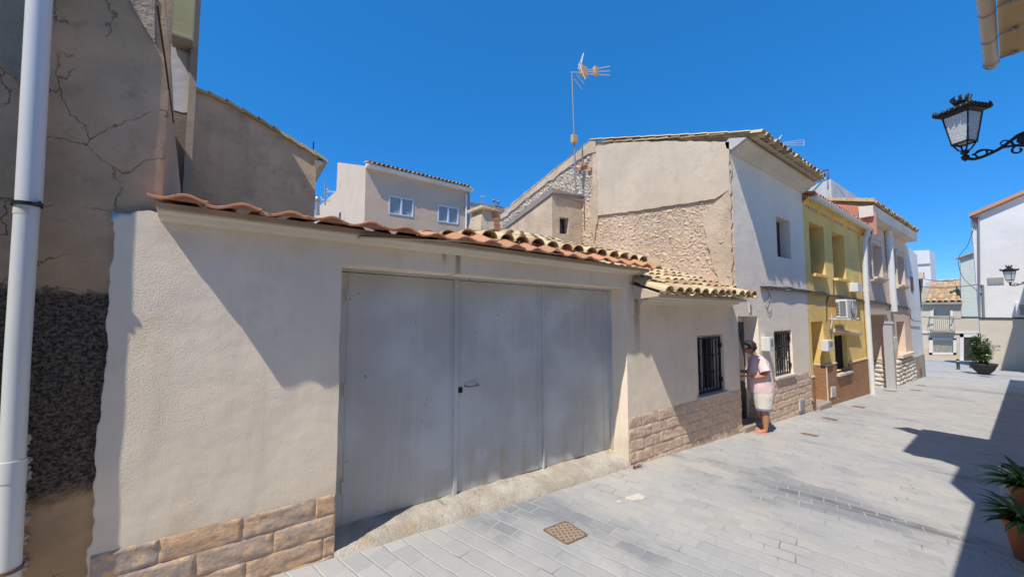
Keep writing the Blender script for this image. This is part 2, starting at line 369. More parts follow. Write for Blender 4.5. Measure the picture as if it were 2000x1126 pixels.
def m_door():
    n = NT('door_paint', 0.48, 0.4); base = (0.575, 0.60, 0.61)
    c = n.mix(mul(base, 0.86), mul(base, 1.1), n.mr(n.noise(1.3, 3), 0.35, 0.65))
    c = n.mix(c, (0.52, 0.515, 0.50), n.mr(n.noise(0.85, 2, 0.4, n.mapping((1, 1, 1.6), loc=(2.2, 0, 5.1))), 0.46, 0.62, 0, 0.8))
    c = n.mix(c, (0.68, 0.70, 0.71), n.mr(n.noise(1.0, 4, 0.6, n.mapping((11, 11, 0.5))), 0.5, 0.75, 0, 0.3))
    p = n.sep(); low = n.mr(n.math('ADD', p[2], n.math('MULTIPLY', n.noise(6, 4), -0.35)), -0.25, 0.30, 1, 0)
    c = n.mix(c, (0.40, 0.32, 0.18), n.math('MULTIPLY', low, n.mr(n.noise(1.0, 5, 0.65, n.mapping((6, 6, 0.9), loc=(1.4, 0, 0))), 0.48, 0.66, 0, 0.75)))
    c = n.mix(c, (0.60, 0.63, 0.64), n.math('MULTIPLY', low, n.mr(n.noise(3, 4), 0.4, 0.6, 0, 0.35)))
    sp = n.math('MULTIPLY', n.mr(n.noise(38, 4, 0.6, n.mapping((1, 1, 0.6))), 0.66, 0.70), n.mr(n.noise(2.1, 3, vec=n.mapping(loc=(3, 0, 8))), 0.50, 0.60))
    c = n.mix(c, (0.07, 0.06, 0.055), sp)
    nb = n.bump(n.noise(3.0, 3), 0.25, 0.03); nb = n.bump(n.noise(90, 3), 0.08, 0.004, nb)
    return n.done(c, nb, rough=n.mr(n.noise(5, 4), 0.3, 0.7, 0.38, 0.62))
M['door'] = m_door()
def m_tile(name, stops, lichen=0.5):
    n = NT(name, 0.9, 0.15); t = n.attr('tint')
    r = n.t.nodes.new('ShaderNodeValToRGB'); n.L(t, r.inputs[0]); e = r.color_ramp.elements
    e[0].position = stops[0][0]; e[0].color = (*stops[0][1], 1); e[1].position = stops[-1][0]; e[1].color = (*stops[-1][1], 1)
    for q, col in stops[1:-1]: k = e.new(q); k.color = (*col, 1)
    c = n.mix(r.outputs[0], (0.09, 0.075, 0.06), n.mr(n.noise(16, 6, 0.7), 0.52, 0.74, 0, lichen))
    c = n.mix(c, (0.50, 0.46, 0.38), n.mr(n.noise(30, 5, 0.7, n.mapping(loc=(3, 3, 3))), 0.58, 0.72, 0, lichen * 0.8))
    return n.done(c, n.bump(n.noise(60, 5, 0.65), 0.4, 0.008))
M['tile_old'] = m_tile('old_roof_tile', [(0, (0.52, 0.40, 0.22)), (0.45, (0.64, 0.52, 0.31)), (0.8, (0.44, 0.33, 0.20)), (0.93, (0.42, 0.22, 0.12)), (1, (0.30, 0.24, 0.18))], 0.55)
M['tile_orange'] = m_tile('orange_roof_tile', [(0, (0.52, 0.23, 0.12)), (0.5, (0.60, 0.29, 0.16)), (1, (0.46, 0.24, 0.13))], 0.75)
M['tile_far'] = m_tile('far_roof_tile', [(0, (0.52, 0.34, 0.18)), (0.5, (0.62, 0.45, 0.24)), (1, (0.45, 0.25, 0.13))], 0.4)
def m_stone(name, a, b, c_, mort, r=0.85):
    n = NT(name, r, 0.25); t = n.attr('tint')
    rr = n.t.nodes.new('ShaderNodeValToRGB'); n.L(t, rr.inputs[0]); e = rr.color_ramp.elements
    e[0].color = (*a, 1); e[1].color = (*c_, 1); k = e.new(0.5); k.color = (*b, 1)
    v = n.vadd(n.pos, n.noise(5, 4, col=True), 0.2)
    c = n.mix(rr.outputs[0], mul(a, 1.2), n.mr(n.noise(11, 7, 0.7, v), 0.48, 0.58, 0, 0.85))
    c = n.mix(c, mul(c_, 0.85), n.mr(n.noise(13, 6, 0.7, n.mapping((1, 1, 2.2), loc=(9, 2, 4))), 0.5, 0.62, 0, 0.85))
    c = n.mix(c, (0.17, 0.125, 0.095), n.mr(n.noise(34, 6, 0.7, n.mapping((1, 1, 2.5))), 0.56, 0.74, 0, 0.55))
    return n.done(c, n.bump(n.noise(55, 6, 0.7), 0.55, 0.012))
M['stone_a'] = m_stone('quartzite_cladding', (0.66, 0.44, 0.27), (0.58, 0.44, 0.335), (0.47, 0.39, 0.35), 0)
M['stone_b'] = m_stone('beige_stone_cladding', (0.72, 0.53, 0.40), (0.67, 0.51, 0.395), (0.61, 0.475, 0.375), 0)
M['stone_w'] = m_stone('white_split_stone', (0.70, 0.65, 0.58), (0.64, 0.61, 0.56), (0.58, 0.54, 0.49), 0)
M['rubble'] = m_stone('rubble_stone', (0.61, 0.44, 0.27), (0.59, 0.475, 0.345), (0.56, 0.49, 0.41), 0)
M['rubble_pale'] = m_stone('pale_rubble', (0.56, 0.48, 0.38), (0.55, 0.50, 0.44), (0.46, 0.41, 0.35), 0)
def m_ramp():
    n = NT('ramp_concrete', 0.95, 0.1)
    c = n.mix((0.42, 0.375, 0.31), (0.56, 0.52, 0.455), n.mr(n.noise(3, 6, 0.65), 0.35, 0.65))
    c = n.mix(c, (0.27, 0.22, 0.16), n.mr(n.noise(13, 6, 0.7), 0.52, 0.72, 0, 0.7))
    c = n.mix(c, (0.56, 0.38, 0.20), n.mr(n.noise(2.2, 5, 0.6, n.mapping(loc=(2, 1, 0))), 0.6, 0.72, 0, 0.5))
    return n.done(c, n.bump(n.math('ADD', n.noise(40, 6, 0.7), n.noise(9, 4)), 0.9, 0.02))
M['ramp'] = m_ramp()
def m_striated():
    n = NT('brown_striated_tile', 0.7, 0.25); p = n.sep()
    xs = n.math('FRACT', n.math('MULTIPLY', p[0], 1 / 0.33)); zs = n.math('FRACT', n.math('MULTIPLY', p[2], 1 / 0.33))
    j = n.math('MAXIMUM', n.mr(xs, 0.0, 0.035, 1, 0), n.mr(zs, 0.0, 0.02, 1, 0))
    w = n.noise(1.0, 5, 0.7, n.mapping((7, 7, 60)))
    c = n.mix((0.27, 0.125, 0.06), (0.43, 0.235, 0.125), n.mr(w, 0.32, 0.68))
    c = n.mix(c, (0.40, 0.26, 0.17), n.mr(n.noise(2, 4), 0.4, 0.7, 0, 0.5)); c = n.mix(c, (0.50, 0.36, 0.26), n.math('MULTIPLY', j, 0.8))
    return n.done(c, n.bump(n.math('SUBTRACT', w, n.math('MULTIPLY', j, 0.4)), 0.7, 0.012))
M['striated'] = m_striated()
def m_siding(name, col, per, depth=0.4):
    n = NT(name, 0.6, 0.3); p = n.sep(); z = n.math('FRACT', n.math('MULTIPLY', p[2], 1 / per))
    c = n.mix(mul(col, 0.8), col, n.mr(z, 0.0, 0.18)); c = n.mix(c, mul(col, 0.85), n.mr(n.noise(3, 4), 0.45, 0.7, 0, 0.6))
    return n.done(c, n.bump(z, depth, 0.03))
M['siding'] = m_siding('green_white_siding', (0.60, 0.66, 0.60), 0.30)
M['siding_yellow'] = m_siding('yellow_siding', (0.62, 0.58, 0.30), 0.12)
def m_checker():
    n = NT('chequer_plate', 0.6, 0.3)
    v = n.mapping((1, 1, 1), (0, 0, R_(20)))
    p = n.sep(v); q = n.math('FRACT', n.math('MULTIPLY', p[0], 22)); r = n.math('FRACT', n.math('MULTIPLY', p[1], 22))
    ck = n.t.nodes.new('ShaderNodeTexChecker'); n.L(v, ck.inputs[0]); ck.inputs['Scale'].default_value = 22
    a = n.math('MULTIPLY', n.mr(n.math('ABSOLUTE', n.math('SUBTRACT', q, .5)), .12, .2, 1, 0), n.mr(n.math('ABSOLUTE', n.math('SUBTRACT', r, .5)), .3, .4, 1, 0))
    b = n.math('MULTIPLY', n.mr(n.math('ABSOLUTE', n.math('SUBTRACT', r, .5)), .12, .2, 1, 0), n.mr(n.math('ABSOLUTE', n.math('SUBTRACT', q, .5)), .3, .4, 1, 0))
    m = n.math('ADD', n.math('MULTIPLY', a, ck.outputs['Fac']), n.math('MULTIPLY', b, n.math('SUBTRACT', 1.0, ck.outputs['Fac'])))
    c = n.mix((0.30, 0.22, 0.155), (0.38, 0.30, 0.23), n.noise(12, 5)); c = n.mix(c, (0.10, 0.07, 0.05), n.math('MULTIPLY', m, 0.85))
    return n.done(c, n.bump(m, 0.6, 0.006))
M['checker'] = m_checker()
M['rust'] = simple('rusty_iron', (0.22, 0.13, 0.085), 0.8, 0.2, 20, bump=0.2)
def m_leaf(name, a, b):
    n = NT(name, 0.5, 0.35); t = n.attr('tint')
    c = n.mix(a, b, t); c = n.mix(c, mul(a, 0.6), n.mr(n.noise(12, 3), 0.5, 0.7, 0, 0.5))
    s = n.b.inputs; s['Subsurface Weight'].default_value = 0.0
    return n.done(c)
M['leaf'] = m_leaf('oleander_leaf', (0.045, 0.10, 0.025), (0.16, 0.24, 0.07))
M['rail'] = simple('rail_paint', (0.22, 0.21, 0.18), .6, .1)
M['leaf_dark'] = m_leaf('strap_leaf', (0.035, 0.09, 0.02), (0.20, 0.29, 0.07))
M['flower'] = simple('pink_flower', (0.55, 0.24, 0.22), 0.6, 0.15)
def m_lampglass():
    n = NT('frosted_glass', 0.25, 0.5)
    c = n.mix((0.72, 0.72, 0.69), (0.86, 0.86, 0.83), n.mr(n.voro(60, 'F1'), 0.2, 0.6))
    n.b.inputs['Transmission Weight'].default_value = 0.25
    return n.done(c, n.bump(n.voro(60, 'F1'), 0.5, 0.006))
M['lampglass'] = m_lampglass()
M['skin'] = simple('skin', (0.46, 0.225, 0.13), 0.55, 0.06, 20, spec=0.35)
M['hair'] = simple('greying_hair', (0.028, 0.027, 0.027), 0.6, 0.4, 60, bump=0.9, bs=120)
M['shirt'] = None
def m_cloth(name, col, k=0.3):
    n = NT(name, 0.9, 0.15)
    w = n.noise(1.0, 3, 0.5, n.mapping((7, 7, 3.2), (0.5, 0.4, 0)), dist=0.8)
    c = n.mix(mul(col, 0.96), col, n.mr(w, 0.3, 0.6))
    nb = n.bump(w, k, 0.06); return n.done(c, n.bump(n.noise(400, 2), 0.1, 0.002, nb))
M['shirt'] = m_cloth('pale_pink_cotton', (0.80, 0.60, 0.61), 0.6)
M['shorts'] = m_cloth('off_white_cotton', (0.66, 0.62, 0.55), 0.6)
M['sandal'] = simple('pink_rubber', (0.60, 0.30, 0.24), 0.6, 0.08)
M['hem'] = simple('blue_hem', (0.20, 0.22, 0.38), 0.9, 0.1)
# ================================================================== GROUND
g = MB()
def ground_pt(x, y): return V((x, y, gz(min(max(x, -40), 70))))
xs = [-400, -40, -20, -8] + [i * 0.5 for i in range(-15, 60)] + [30, 40, 55, 70, 400]; ys = [-400, -60, -12, -3, 0, 3.6, 8, 20, 60, 400]
vs = [ground_pt(x, y) for y in ys for x in xs]; nx = len(xs)
g.add(vs, [[j * nx + i, j * nx + i + 1, (j + 1) * nx + i + 1, (j + 1) * nx + i] for j in range(len(ys) - 1) for i in range(nx - 1)])
g.build('street_paving', M['pave'], kind='structure')

XL, XG, XW = -0.45, 4.76, 7.78
XY = FY(1577, 600).x; XP = FY(1690, 600).x; XB = FY(1777, 600).x; XE = FY(1798, 600).x
def wob(pts, a=0.004, step=0.12):
    out = []
    for i, p in enumerate(pts):
        q = pts[(i + 1) % len(pts)]; L = math.hypot(q[0] - p[0], q[1] - p[1]); k = max(1, int(L / step)); out.append(p)
        for j in range(1, k):
            f = j / k; x = p[0] + (q[0] - p[0]) * f; z = p[1] + (q[1] - p[1]) * f; e = mnoise.noise(V((x * 4, z * 4, 1.7))) * a * 2
            nx_, nz_ = -(q[1] - p[1]) / L, (q[0] - p[0]) / L; out.append((x + nx_ * e, z + nz_ * e))
    return out
# ================================================================== GARAGE
gar = thing('garage', 'low white rendered garage with wide grey steel doors and orange tile edge', 'garage', (2.2, 3.4, gz(2.2)))
w = MB()
def zE(x): return 2.505 + (2.425 - 2.505) * (x + 0.47) / 5.23
DL, DR = 0.669, 4.416
outer = [(XL, -.6), (0.672, -.6)] + wob([(0.672, -.15), (DL, 2.209), (DR, 2.148), (DR, -.35)], 0.004)[:-3] + [(DR, -.35), (DR, -.8), (XG, -.8), (XG, zE(XG) - .03), (XL, zE(XL) - .03)]
facade(w, outer, [], 3.4)
DEP = 0.29
w.quad((DL, 3.4, -.6), (DL, 3.4 + DEP, -.6), (DL, 3.4 + DEP, 2.206), (DL, 3.4, 2.209))
w.quad((DR, 3.4, -.8), (DR, 3.4 + DEP, -.8), (DR, 3.4 + DEP, 2.146), (DR, 3.4, 2.148))
w.quad((DL, 3.4, 2.209), (DR, 3.4, 2.148), (DR, 3.4 + DEP, 2.146), (DL, 3.4 + DEP, 2.206))
w.quad((XG, 3.4, 1.5), (XG, 6.2, 1.5), (XG, 6.2, zE(XG) + .85), (XG, 3.4, zE(XG) - .03))
# rounded left end that turns along the neighbouring wall
ANG = R_(0.01); NZ, NS = 110, 24
vs = []; fs = []
for j in range(NZ + 1):
    z = -.6 + (2.47 + .6) * j / NZ
    flare = 0.10 * max(0, (0.75 - z) / 1.0) if z < .75 else 0
    x0 = -0.50 - flare
    for i in range(NS + 1):
        s = i / NS
        end = 0.195 + 0.022 * mnoise.noise(V((z * 1.7, 2.2, 0))) + 0.016 * mnoise.fractal(V((z * 9, 2.2, 4)), .7, 2.2, 5) + 0.02 * (z < 0.4) - 0.0 * (z - 1)
        L = 0.02 + s * (end - 0.02 + 0.05)
        # path: straight to x0, arc radius .3 over ANG, then straight
        a0 = XL - x0; r = 0.30; arc = r * ANG
        if L <= a0: x, y = XL - L, 3.4
        elif L <= a0 + arc: t = (L - a0) / r; x, y = x0 - r * math.sin(t), 3.4 - r * (1 - math.cos(t))
        else: x, y = x0 - r * math.sin(ANG) - (L - a0 - arc) * math.cos(ANG), 3.4 - r * (1 - math.cos(ANG)) - (L - a0 - arc) * math.sin(ANG)
        bump = mnoise.noise(V((x * 3, 0, z * 3))) * 0.006 * min(1, L * 6)
        if i == NS: y += 0.05; bump = 0
        if i == 0: x, y, bump = XL, 3.4, 0
        vs.append(V((x, y - bump, z if j < NZ else z - 0.20 * max(0, s - .45) + 0.02 * mnoise.noise(V((x * 20, 1, 1))))))
n1 = NS + 1
w.add(vs, [[j * n1 + i, j * n1 + i + 1, (j + 1) * n1 + i + 1, (j + 1) * n1 + i] for j in range(NZ) for i in range(NS)], .5, True)
w.build('wall', M['garage'], gar)
# cornice
c = MB(); P0, P1 = V((XL - .02, 3.4, zE(XL))), V((XG - .02, 3.4, zE(XG)))
prof = [(0.05, .0), (-.165, .0), (-.165, -.042), (-.15, -.05)]
c.extrude_profile(prof, P0, P1)
c.build('cornice', M['cornice'], gar)
c = MB(); c.extrude_profile([(-.149, -.0505), (-.10, -.066), (-.085, -.082), (-.03, -.086), (0.0, -.093)], P0 + V((.0, 0, 0)), P1 - V((.03, 0, 0)), caps=False); c.build('cornice_moulding', M['cornice_white'], gar)
# stone plinth (left of the door)
s = MB(); stones(s, -0.69, 0.672, 0.341, -.62, 0.158, 0.47, 3.4, 0.009, 0.004, 0.35, rough=.6, nx=26, nz=11); s.build('stone_plinth', M['stone_a'], gar)
# door
dz0, dz1 = -0.088, -0.150
Yd = 3.4 + DEP
def zb(x): return dz0 + (dz1 - dz0) * (x - DL) / (DR - DL)
def zt(x): return 2.206 + (2.146 - 2.206) * (x - DL) / (DR - DL)
door = MB(); door.box((DL, Yd + .035, -.6), (DR, Yd + .06, 2.3)); dobj = door.build('garage_door', M['door'], gar)
xd = [FY(x, 700, Yd).x for x in (678, 889, 1060)]
leafs = [(DL + .005, xd[1] - .02), (xd[1] + .022, xd[2] - .008), (xd[2] + .008, DR - .03)]
for a, b in leafs:
    m = MB(); m.prism([(a, Yd, zb(a) + .008), (b, Yd, zb(b) + .008), (b, Yd, zt(b) - .035), (a, Yd, zt(a) - .035)], (0, .03, 0)); m.build('door_leaf', M['door'], dobj)
m = MB()
m.prism([(DL, Yd - .018, zt(DL) - .028), (DR, Yd - .018, zt(DR) - .028), (DR, Yd - .018, zt(DR) + .01), (DL, Yd - .018, zt(DL) + .01)], (0, .06, 0))
for x, hw, pr in ((xd[1], .020, .028), (xd[2], .010, .022), (DR - .016, .016, .03)): m.prism([(x - hw, Yd - pr, zb(x) - .0), (x + hw, Yd - pr, zb(x)), (x + hw, Yd - pr, zt(x) - .03), (x - hw, Yd - pr, zt(x) - .03)], (0, .05, 0))
for x in (xd[0], FY(1049, 700, Yd).x, FY(1178, 700, Yd).x): m.prism([(x - .006, Yd - .006, zb(x) + .01), (x + .006, Yd - .006, zb(x) + .01), (x + .006, Yd - .006, zt(x) - .036), (x - .006, Yd - .006, zt(x) - .036)], (0, .03, 0))
m.build('door_frame', M['door'], dobj)
h = FY(920, 752, Yd); m = MB(); m.tube([h + V((-.075, 0, .0)), h + V((-.07, -.045, .0)), h + V((-.05, -.055, .0)), h + V((.05, -.055, .0)), h + V((.07, -.045, 0)), h + V((.075, 0, 0))], .011, 8); m.build('handle', M['galv'], dobj)
for hx_, hz_ in ((xd[0] - .02, .2), (xd[0] - .02, 1.05), (xd[0] - .02, 1.9), (xd[2] + .0, .2), (xd[2] + .0, 1.05), (xd[2] + .0, 1.9), (DR - .03, .25), (DR - .03, 1.85)):
    m = MB(); m.tube([V((hx_, Yd - .024, hz_)), V((hx_, Yd - .024, hz_ + .11))], .010, 8); m.build('hinge', M['door'], dobj)
k = FY(899, 761, Yd); m = MB(); m.box(k + V((-.022, -.012, -.03)), k + V((.022, .01, .03)), bev=.004); m.build('lock', M['dark'], dobj)
# concrete threshold ramp
m = MB(); NX = 60; rows = [(0.33, 0), (0.29, 0.0), (0.2, .0), (0.1, .0), (0.0, .0), (-.03, 0), (-.06, 0)]
vs = []
for i in range(NX + 1):
    x = DL + (DR - DL) * i / NX; top = zb(x); gr = gz(x)
    for q, (yy, _) in enumerate(rows):
        f = q / (len(rows) - 1); nn = mnoise.fractal(V((x * 5, yy * 9, 0)), 1, 2, 4)
        y = 3.4 + yy + (0.035 * mnoise.noise(V((x * 2.3, 5, 0))) if q > 3 else 0)
        z = top + (gr - .025 - top) * (f ** 1.25) + nn * 0.013 + (0.02 if 0 < q < 5 else 0)
        vs.append(V((x, y, z)))
k = len(rows); m.add(vs, [[i * k + q, i * k + q + 1, (i + 1) * k + q + 1, (i + 1) * k + q] for i in range(NX) for q in range(k - 1)], .5, True)
m.build('threshold_ramp', M['ramp'], gar)
# roofs
def slp(x): f = min(1, max(0, (x - .9) / 1.1)); f = f * f * (3 - 2 * f); return 0.02 + 0.285 * f
def sag(x): f = min(1, max(0, (x - .7) / 1.0)); return -0.075 * (1 - f)
def gbase(u, v):
    w_ = u - .7 * v; return V((u, 3.12 + v, zE(u) + slp(w_) * v + 0.004 + sag(w_)))
def gup(u, v): return V((0, -slp(u), 1)).normalized()
us = [XL + .10 + .222 * i for i in range(24)]
m = MB(); random.seed(3); x = XL - .05; PER = .285; holes = []
while x < XG + .02:
    P_ = PER * random.uniform(.95, 1.05); j = random.uniform(-.011, .011); y0 = 3.12 + random.uniform(-.012, .012); tl = random.uniform(-.010, .010); tn = random.random(); K = 18; vs = []
    ph = random.uniform(-.02, .02)
    for i in range(K + 1):
        f = i / K; xx = x + (P_ + .012) * f; hmp = max(0, math.sin(math.pi * min(1, max(0, (f - .34 - ph) / .6)))) ** 1.3; dip = -.010 * math.sin(math.pi * min(1, f / .36)) if f < .36 else 0
        zt_ = zE(xx) + .022 + .028 * hmp + dip + j + tl * (f - .5) * 2; zb2 = zt_ - .017; zc = zE(xx) + .002
        sl_ = max(.04, slp(xx)) * .42 + .03
        vs += [V((xx, y0, zb2)), V((xx, y0, zt_ - .004)), V((xx, y0 + .006, zt_)), V((xx, y0 + .42, zt_ + sl_)), V((xx, y0 + .018, zb2)), V((xx, y0 + .022, min(zc, zb2)))]
    m.add(vs, [[i * 6 + q, i * 6 + q + 1, i * 6 + q + 7, i * 6 + q + 6] for i in range(K) for q in (0, 1, 2)] + [[i * 6, i * 6 + 4, i * 6 + 10, i * 6 + 6] for i in range(K)] + [[0, 1, 2, 3], [K * 6, K * 6 + 1, K * 6 + 2, K * 6 + 3]], tn)
    fill = [[i * 6 + 4, i * 6 + 5, i * 6 + 11, i * 6 + 10] for i in range(K)]
    if random.random() < .86: m.add(vs, fill, .25)
    else: m.add(vs, fill[:5] + fill[-2:], .25)
    x += P_
m.build('eave_tile_row', M['tile_orange'], gar)
m = MB(); random.seed(5)
tile_rows(m, lambda u, v: gbase(u, v) + V((0, 0, .0)), gup, us, [.24 + .30 * i for i in range(10)], .098, .08, jit=.018)
m.build('old_tile_roof', M['tile_old'], gar)
m = MB()
for x0, x1 in [(us[i_], us[i_ + 1]) for i_ in range(5, 23)] + [(us[-1], XG)]:
    m.quad(gbase(x0, .06) - V((0, 0, .0)), gbase(x1, .06), gbase(x1, 3.0), gbase(x0, 3.0))
    m.quad(gbase(x0, 3.0), gbase(x1, 3.0), gbase(x1, 3.0) + V((0, 2.6, -1.2)), gbase(x0, 3.0) + V((0, 2.6, -1.2)))
m.build('roof_bed', M['cornice'], gar)
# ================================================================== LOW HOUSE
low = thing('low_house', 'single storey white house with stone plinth, grilled window and cream barrel tiles', 'house', (6.3, 3.4, gz(6.3)))
w = MB()
win = [tuple(FY(*q).xz) for q in ((1363, 776), (1415, 762), (1413, 652), (1363, 655))]
wz0, wz1 = 0.385, 1.407; wx0, wx1 = 6.29, 7.20
facade(w, [(XG, -.9), (XW, -.9), (XW, 1.98), (XG, 2.02)], [(wob(rect(wx0, wz0, wx1, wz1), .003), .20)], 3.4)
w.build('wall', M['low'], low)
s = MB(); stones(s, 4.425, XW + .03, 0.345, -.9, 0.162, 0.40, 3.4, 0.009, 0.004, 0.2, rough=.6, nx=18, nz=9); s.build('stone_plinth', M['stone_b'], low)
m = MB(); m.box((XG - .0, 3.368, -.9), (XG - .0 - .35 + .012, 3.399, .345)); 
def make_window(parent, x0, x1, z0, z1, Yf, depth, sill=True, bars=8, frame='alu', knots=True, sillmat='marble', gmat='black'):
    f = MB()
    for a, b in (((x0, z0), (x1, z0 + .05)), ((x0, z1 - .05), (x1, z1)), ((x0, z0 + .05), (x0 + .05, z1 - .05)), ((x1 - .05, z0 + .05), (x1, z1 - .05)), (((x0 + x1) / 2 - .03, z0 + .05), ((x0 + x1) / 2 + .03, z1 - .05))):
        f.box((a[0], Yf + depth - .04, a[1]), (b[0], Yf + depth + .01, b[1]))
    fo = f.build('window', M[frame], parent)
    p = MB(); p.box((x0, Yf + depth + .002, z0), (x1, Yf + depth + .006, z1)); p.build('pane', M['glass_dark'], fo)
    if bars:
        gmb = MB(); yg = Yf + .055
        for zz in (z0 + .035, z1 - .06): gmb.box((x0 + .005, yg - .012, zz - .014), (x1 - .02, yg + .012, zz + .014))
        for i in range(bars):
            x = x0 + .04 + (x1 - x0 - .10) * i / (bars - 1); gmb.box((x - .009, yg - .009, z0 + .04), (x + .009, yg + .009, z1 - .06))
            if knots and i % 2 == 1:
                for zz in (z0 + (z1 - z0) * .36, z0 + (z1 - z0) * .64): gmb.lathe([(0, -.03), (.024, -.015), (.028, 0), (.024, .015), (0, .03)], (x, yg, zz), 8)
        if knots:
            for zz in (z0 + .2, z1 - .2): gmb.box((x1 - .05, yg - .03, zz - .045), (x1 - .001, yg + .03, zz + .045), bev=.012)
        gmb.box((x1 - .06, yg - .014, z0 + .03), (x1 - .03, yg + .014, z1 - .05))
        gmb.build('grille', M[gmat], fo)
    if sill:
        m = MB(); m.box((x0 - .06, Yf - .055, z0 - .045), (x1 + .05, Yf + depth, z0 + .002), bev=.006); m.build('sill', M[sillmat], fo)
    return fo
make_window(low, wx0, wx1, wz0, wz1, 3.4, .2)
# cornice + roof
def lbase(u, v): return V((u, 2.885 + v, 2.03 + (u - 4.5) * .006 + .345 * v))
def lup(u, v): return V((0, -.345, 1)).normalized()
m = MB(); m.extrude_profile([(0.02, .17), (-.30, .07), (-.30, .03), (-.18, .02), (-.16, -.015), (-.07, -.02), (-.05, -.06), (0, -.065)], (4.70, 3.4, 1.985), (7.50, 3.4, 1.967)); m.build('cornice', M['cornice_white'], low)
m = MB(); random.seed(11); us = [4.64 + .232 * i for i in range(12)]
tile_rows(m, lbase, lup, us, [.0, .32, .62] + [.62 + .3 * i for i in range(1, 9)], .10, .08, jit=.02); m.build('barrel_tile_roof', M['tile_old'], low)
for u in us:   # mortar plugs in the open tile ends
    m = MB(); p = lbase(u, .03); m.lathe([(0.0, -.005), (.055, 0), (.07, .05), (0, .055)], p + V((0, 0, .055)), 9, axis=V((0, 1, .3)).normalized())
    for q in m.v: q += V((mnoise.noise(q * 25), 0, mnoise.noise(q * 29 + V((3, 1, 0))))) * .012
    m.build('mortar_plug', M['cornice_white'], low)
m = MB(); m.quad(lbase(4.5, .05), lbase(7.28, .05), lbase(7.28, 3.0), lbase(4.5, 3.0)); m.quad(lbase(7.28, .5), lbase(XW, .5), lbase(XW, 3.0), lbase(7.28, 3.0)); m.quad(lbase(4.5, 3.0), lbase(XW, 3.0), V((XW, 8.5, 2.2)), V((4.5, 8.5, 2.2)))
m.quad(lbase(4.5, .05), lbase(4.5, .45), lbase(4.5, .45) - V((0, 0, .2)), lbase(4.5, .05) - V((0, 0, .03)))
m.build('roof_bed', M['cornice'], low)

# ================================================================== WHITE HOUSE (two storeys)
wh = thing('white_house', 'two storey house with pale front and bare rubble gable above the low roofs', 'house', ((XW + XY) / 2, 3.4, gz(9.5)))
w = MB()
uw = rect(9.87, 3.075, 10.69, 4.01); lw = rect(9.47, 0.39, 10.49, 1.395)
dX0, dX1 = 7.80, 8.70
facade(w, [(XW, -.6), (dX0, -.6), (dX0, 1.73), (dX1, 1.725), (dX1, -.9), (XY, -.9), (XY, 4.93), (XW, 5.02)], [(wob(uw, .004), .27), (wob(lw, .004), .22)], 3.4)
for a, b in (((dX1, -.9), (dX1, 1.725)), ((dX0, 1.73), (dX1, 1.725)), ((dX0, -.6), (dX0, 1.73))): w.quad((a[0], 3.4, a[1]), (b[0], 3.4, b[1]), (b[0], 3.68, b[1]), (a[0], 3.68, a[1]))
w.build('wall', M['white'], wh)
fo = make_window(wh, 9.47, 10.49, .39, 1.395, 3.4, .22)
f = MB(); f.box((9.87, 3.62, 3.075), (10.69, 3.66, 4.01)); fo = f.build('window', M['dark_wood'], wh)
f = MB(); f.box((9.90, 3.56, 3.08), (9.96, 3.62, 3.86)); f.build('shutter', M['dark_wood'], fo)
d = MB(); d.box((dX0, 3.66, -.5), (dX1, 3.70, 1.74)); do = d.build('front_door', M['pvc'], wh)
d = MB(); d.box((dX0 + .10, 3.645, -.38), (dX1 - .10, 3.665, 1.60)); d.build('door_panel', M['glass_dark'], do)
d = MB(); d.box((dX0, 3.63, -.47), (dX0 + .09, 3.68, 1.72)); d.box((dX1 - .09, 3.63, -.47), (dX1, 3.68, 1.72)); d.build('door_frame', M['alu'], do)
d = MB(); d.box((dX0 - .02, 3.33, -.62), (dX1 + .06, 3.68, -.375), bev=.01); d.build('doorstep', M['stepstone'], wh)
s = MB(); stones(s, dX1 + .02, XY - .02, .35, -.95, .162, .42, 3.4, .009, .004, .6, rough=.6, nx=14, nz=8); s.build('stone_plinth', M['stone_b'], wh)
m = MB(); stones(m, 3.42, 3.66, .02, -.6, .162, .40, 0, .02, .01, .3, axis='y', xfix=dX1, nx=6, nz=5); m.build('stone_plinth', M['stone_b'], wh)
# number plaque over the door (vertical pale tile with a dark figure)
p = FY(1465, 601); m = MB(); m.box(p + V((-.055, -.014, -.09)), p + V((.055, 0, .09)), bev=.004); pl = m.build('number_plate', M['lime'], wh)
m = MB(); m.box(p + V((-.012, -.018, -.05)), p + V((.012, -.0145, .05))); m.build('figure', M['dark_wood'], pl)
# cornice and eave
m = MB(); m.extrude_profile([(0.02, .05), (-.30, .05), (-.30, .0), (-.26, -.02), (-.19, -.05), (-.17, -.09), (-.10, -.11), (-.05, -.15), (0, -.16)], (XW + .01, 3.4, 5.10), (XY + .02, 3.4, 5.01)); m.build('cornice', M['cornice_white'], wh)
WS = (6.49 - 5.16) / (7.05 - 2.98)
def wbase(u, v): return V((u, 2.85 + v, 5.10 - (u - XW) * .026 + WS * v))
def wup(u, v): return V((0, -WS, 1)).normalized()
m = MB(); random.seed(21); us = [XW + .02 + .215 * i for i in range(17)]
tile_rows(m, wbase, wup, us, [.0, .33] + [.33 + .31 * i for i in range(1, 12)], .092, .075, jit=.016); m.build('barrel_tile_roof', M['tile_old'], wh)
m = MB(); RY = 2.98 + 3.95
m.quad(wbase(XW + .04, .1), wbase(XY, .1), wbase(XY, 3.95), wbase(XW + .04, 3.95))
bk = V((XW + .04, 11.7, 5.42)); m.quad(wbase(XW + .04, 3.95), wbase(XY, 3.95), V((XY, 11.7, 5.3)), bk); m.build('roof_bed', M['cornice'], wh)
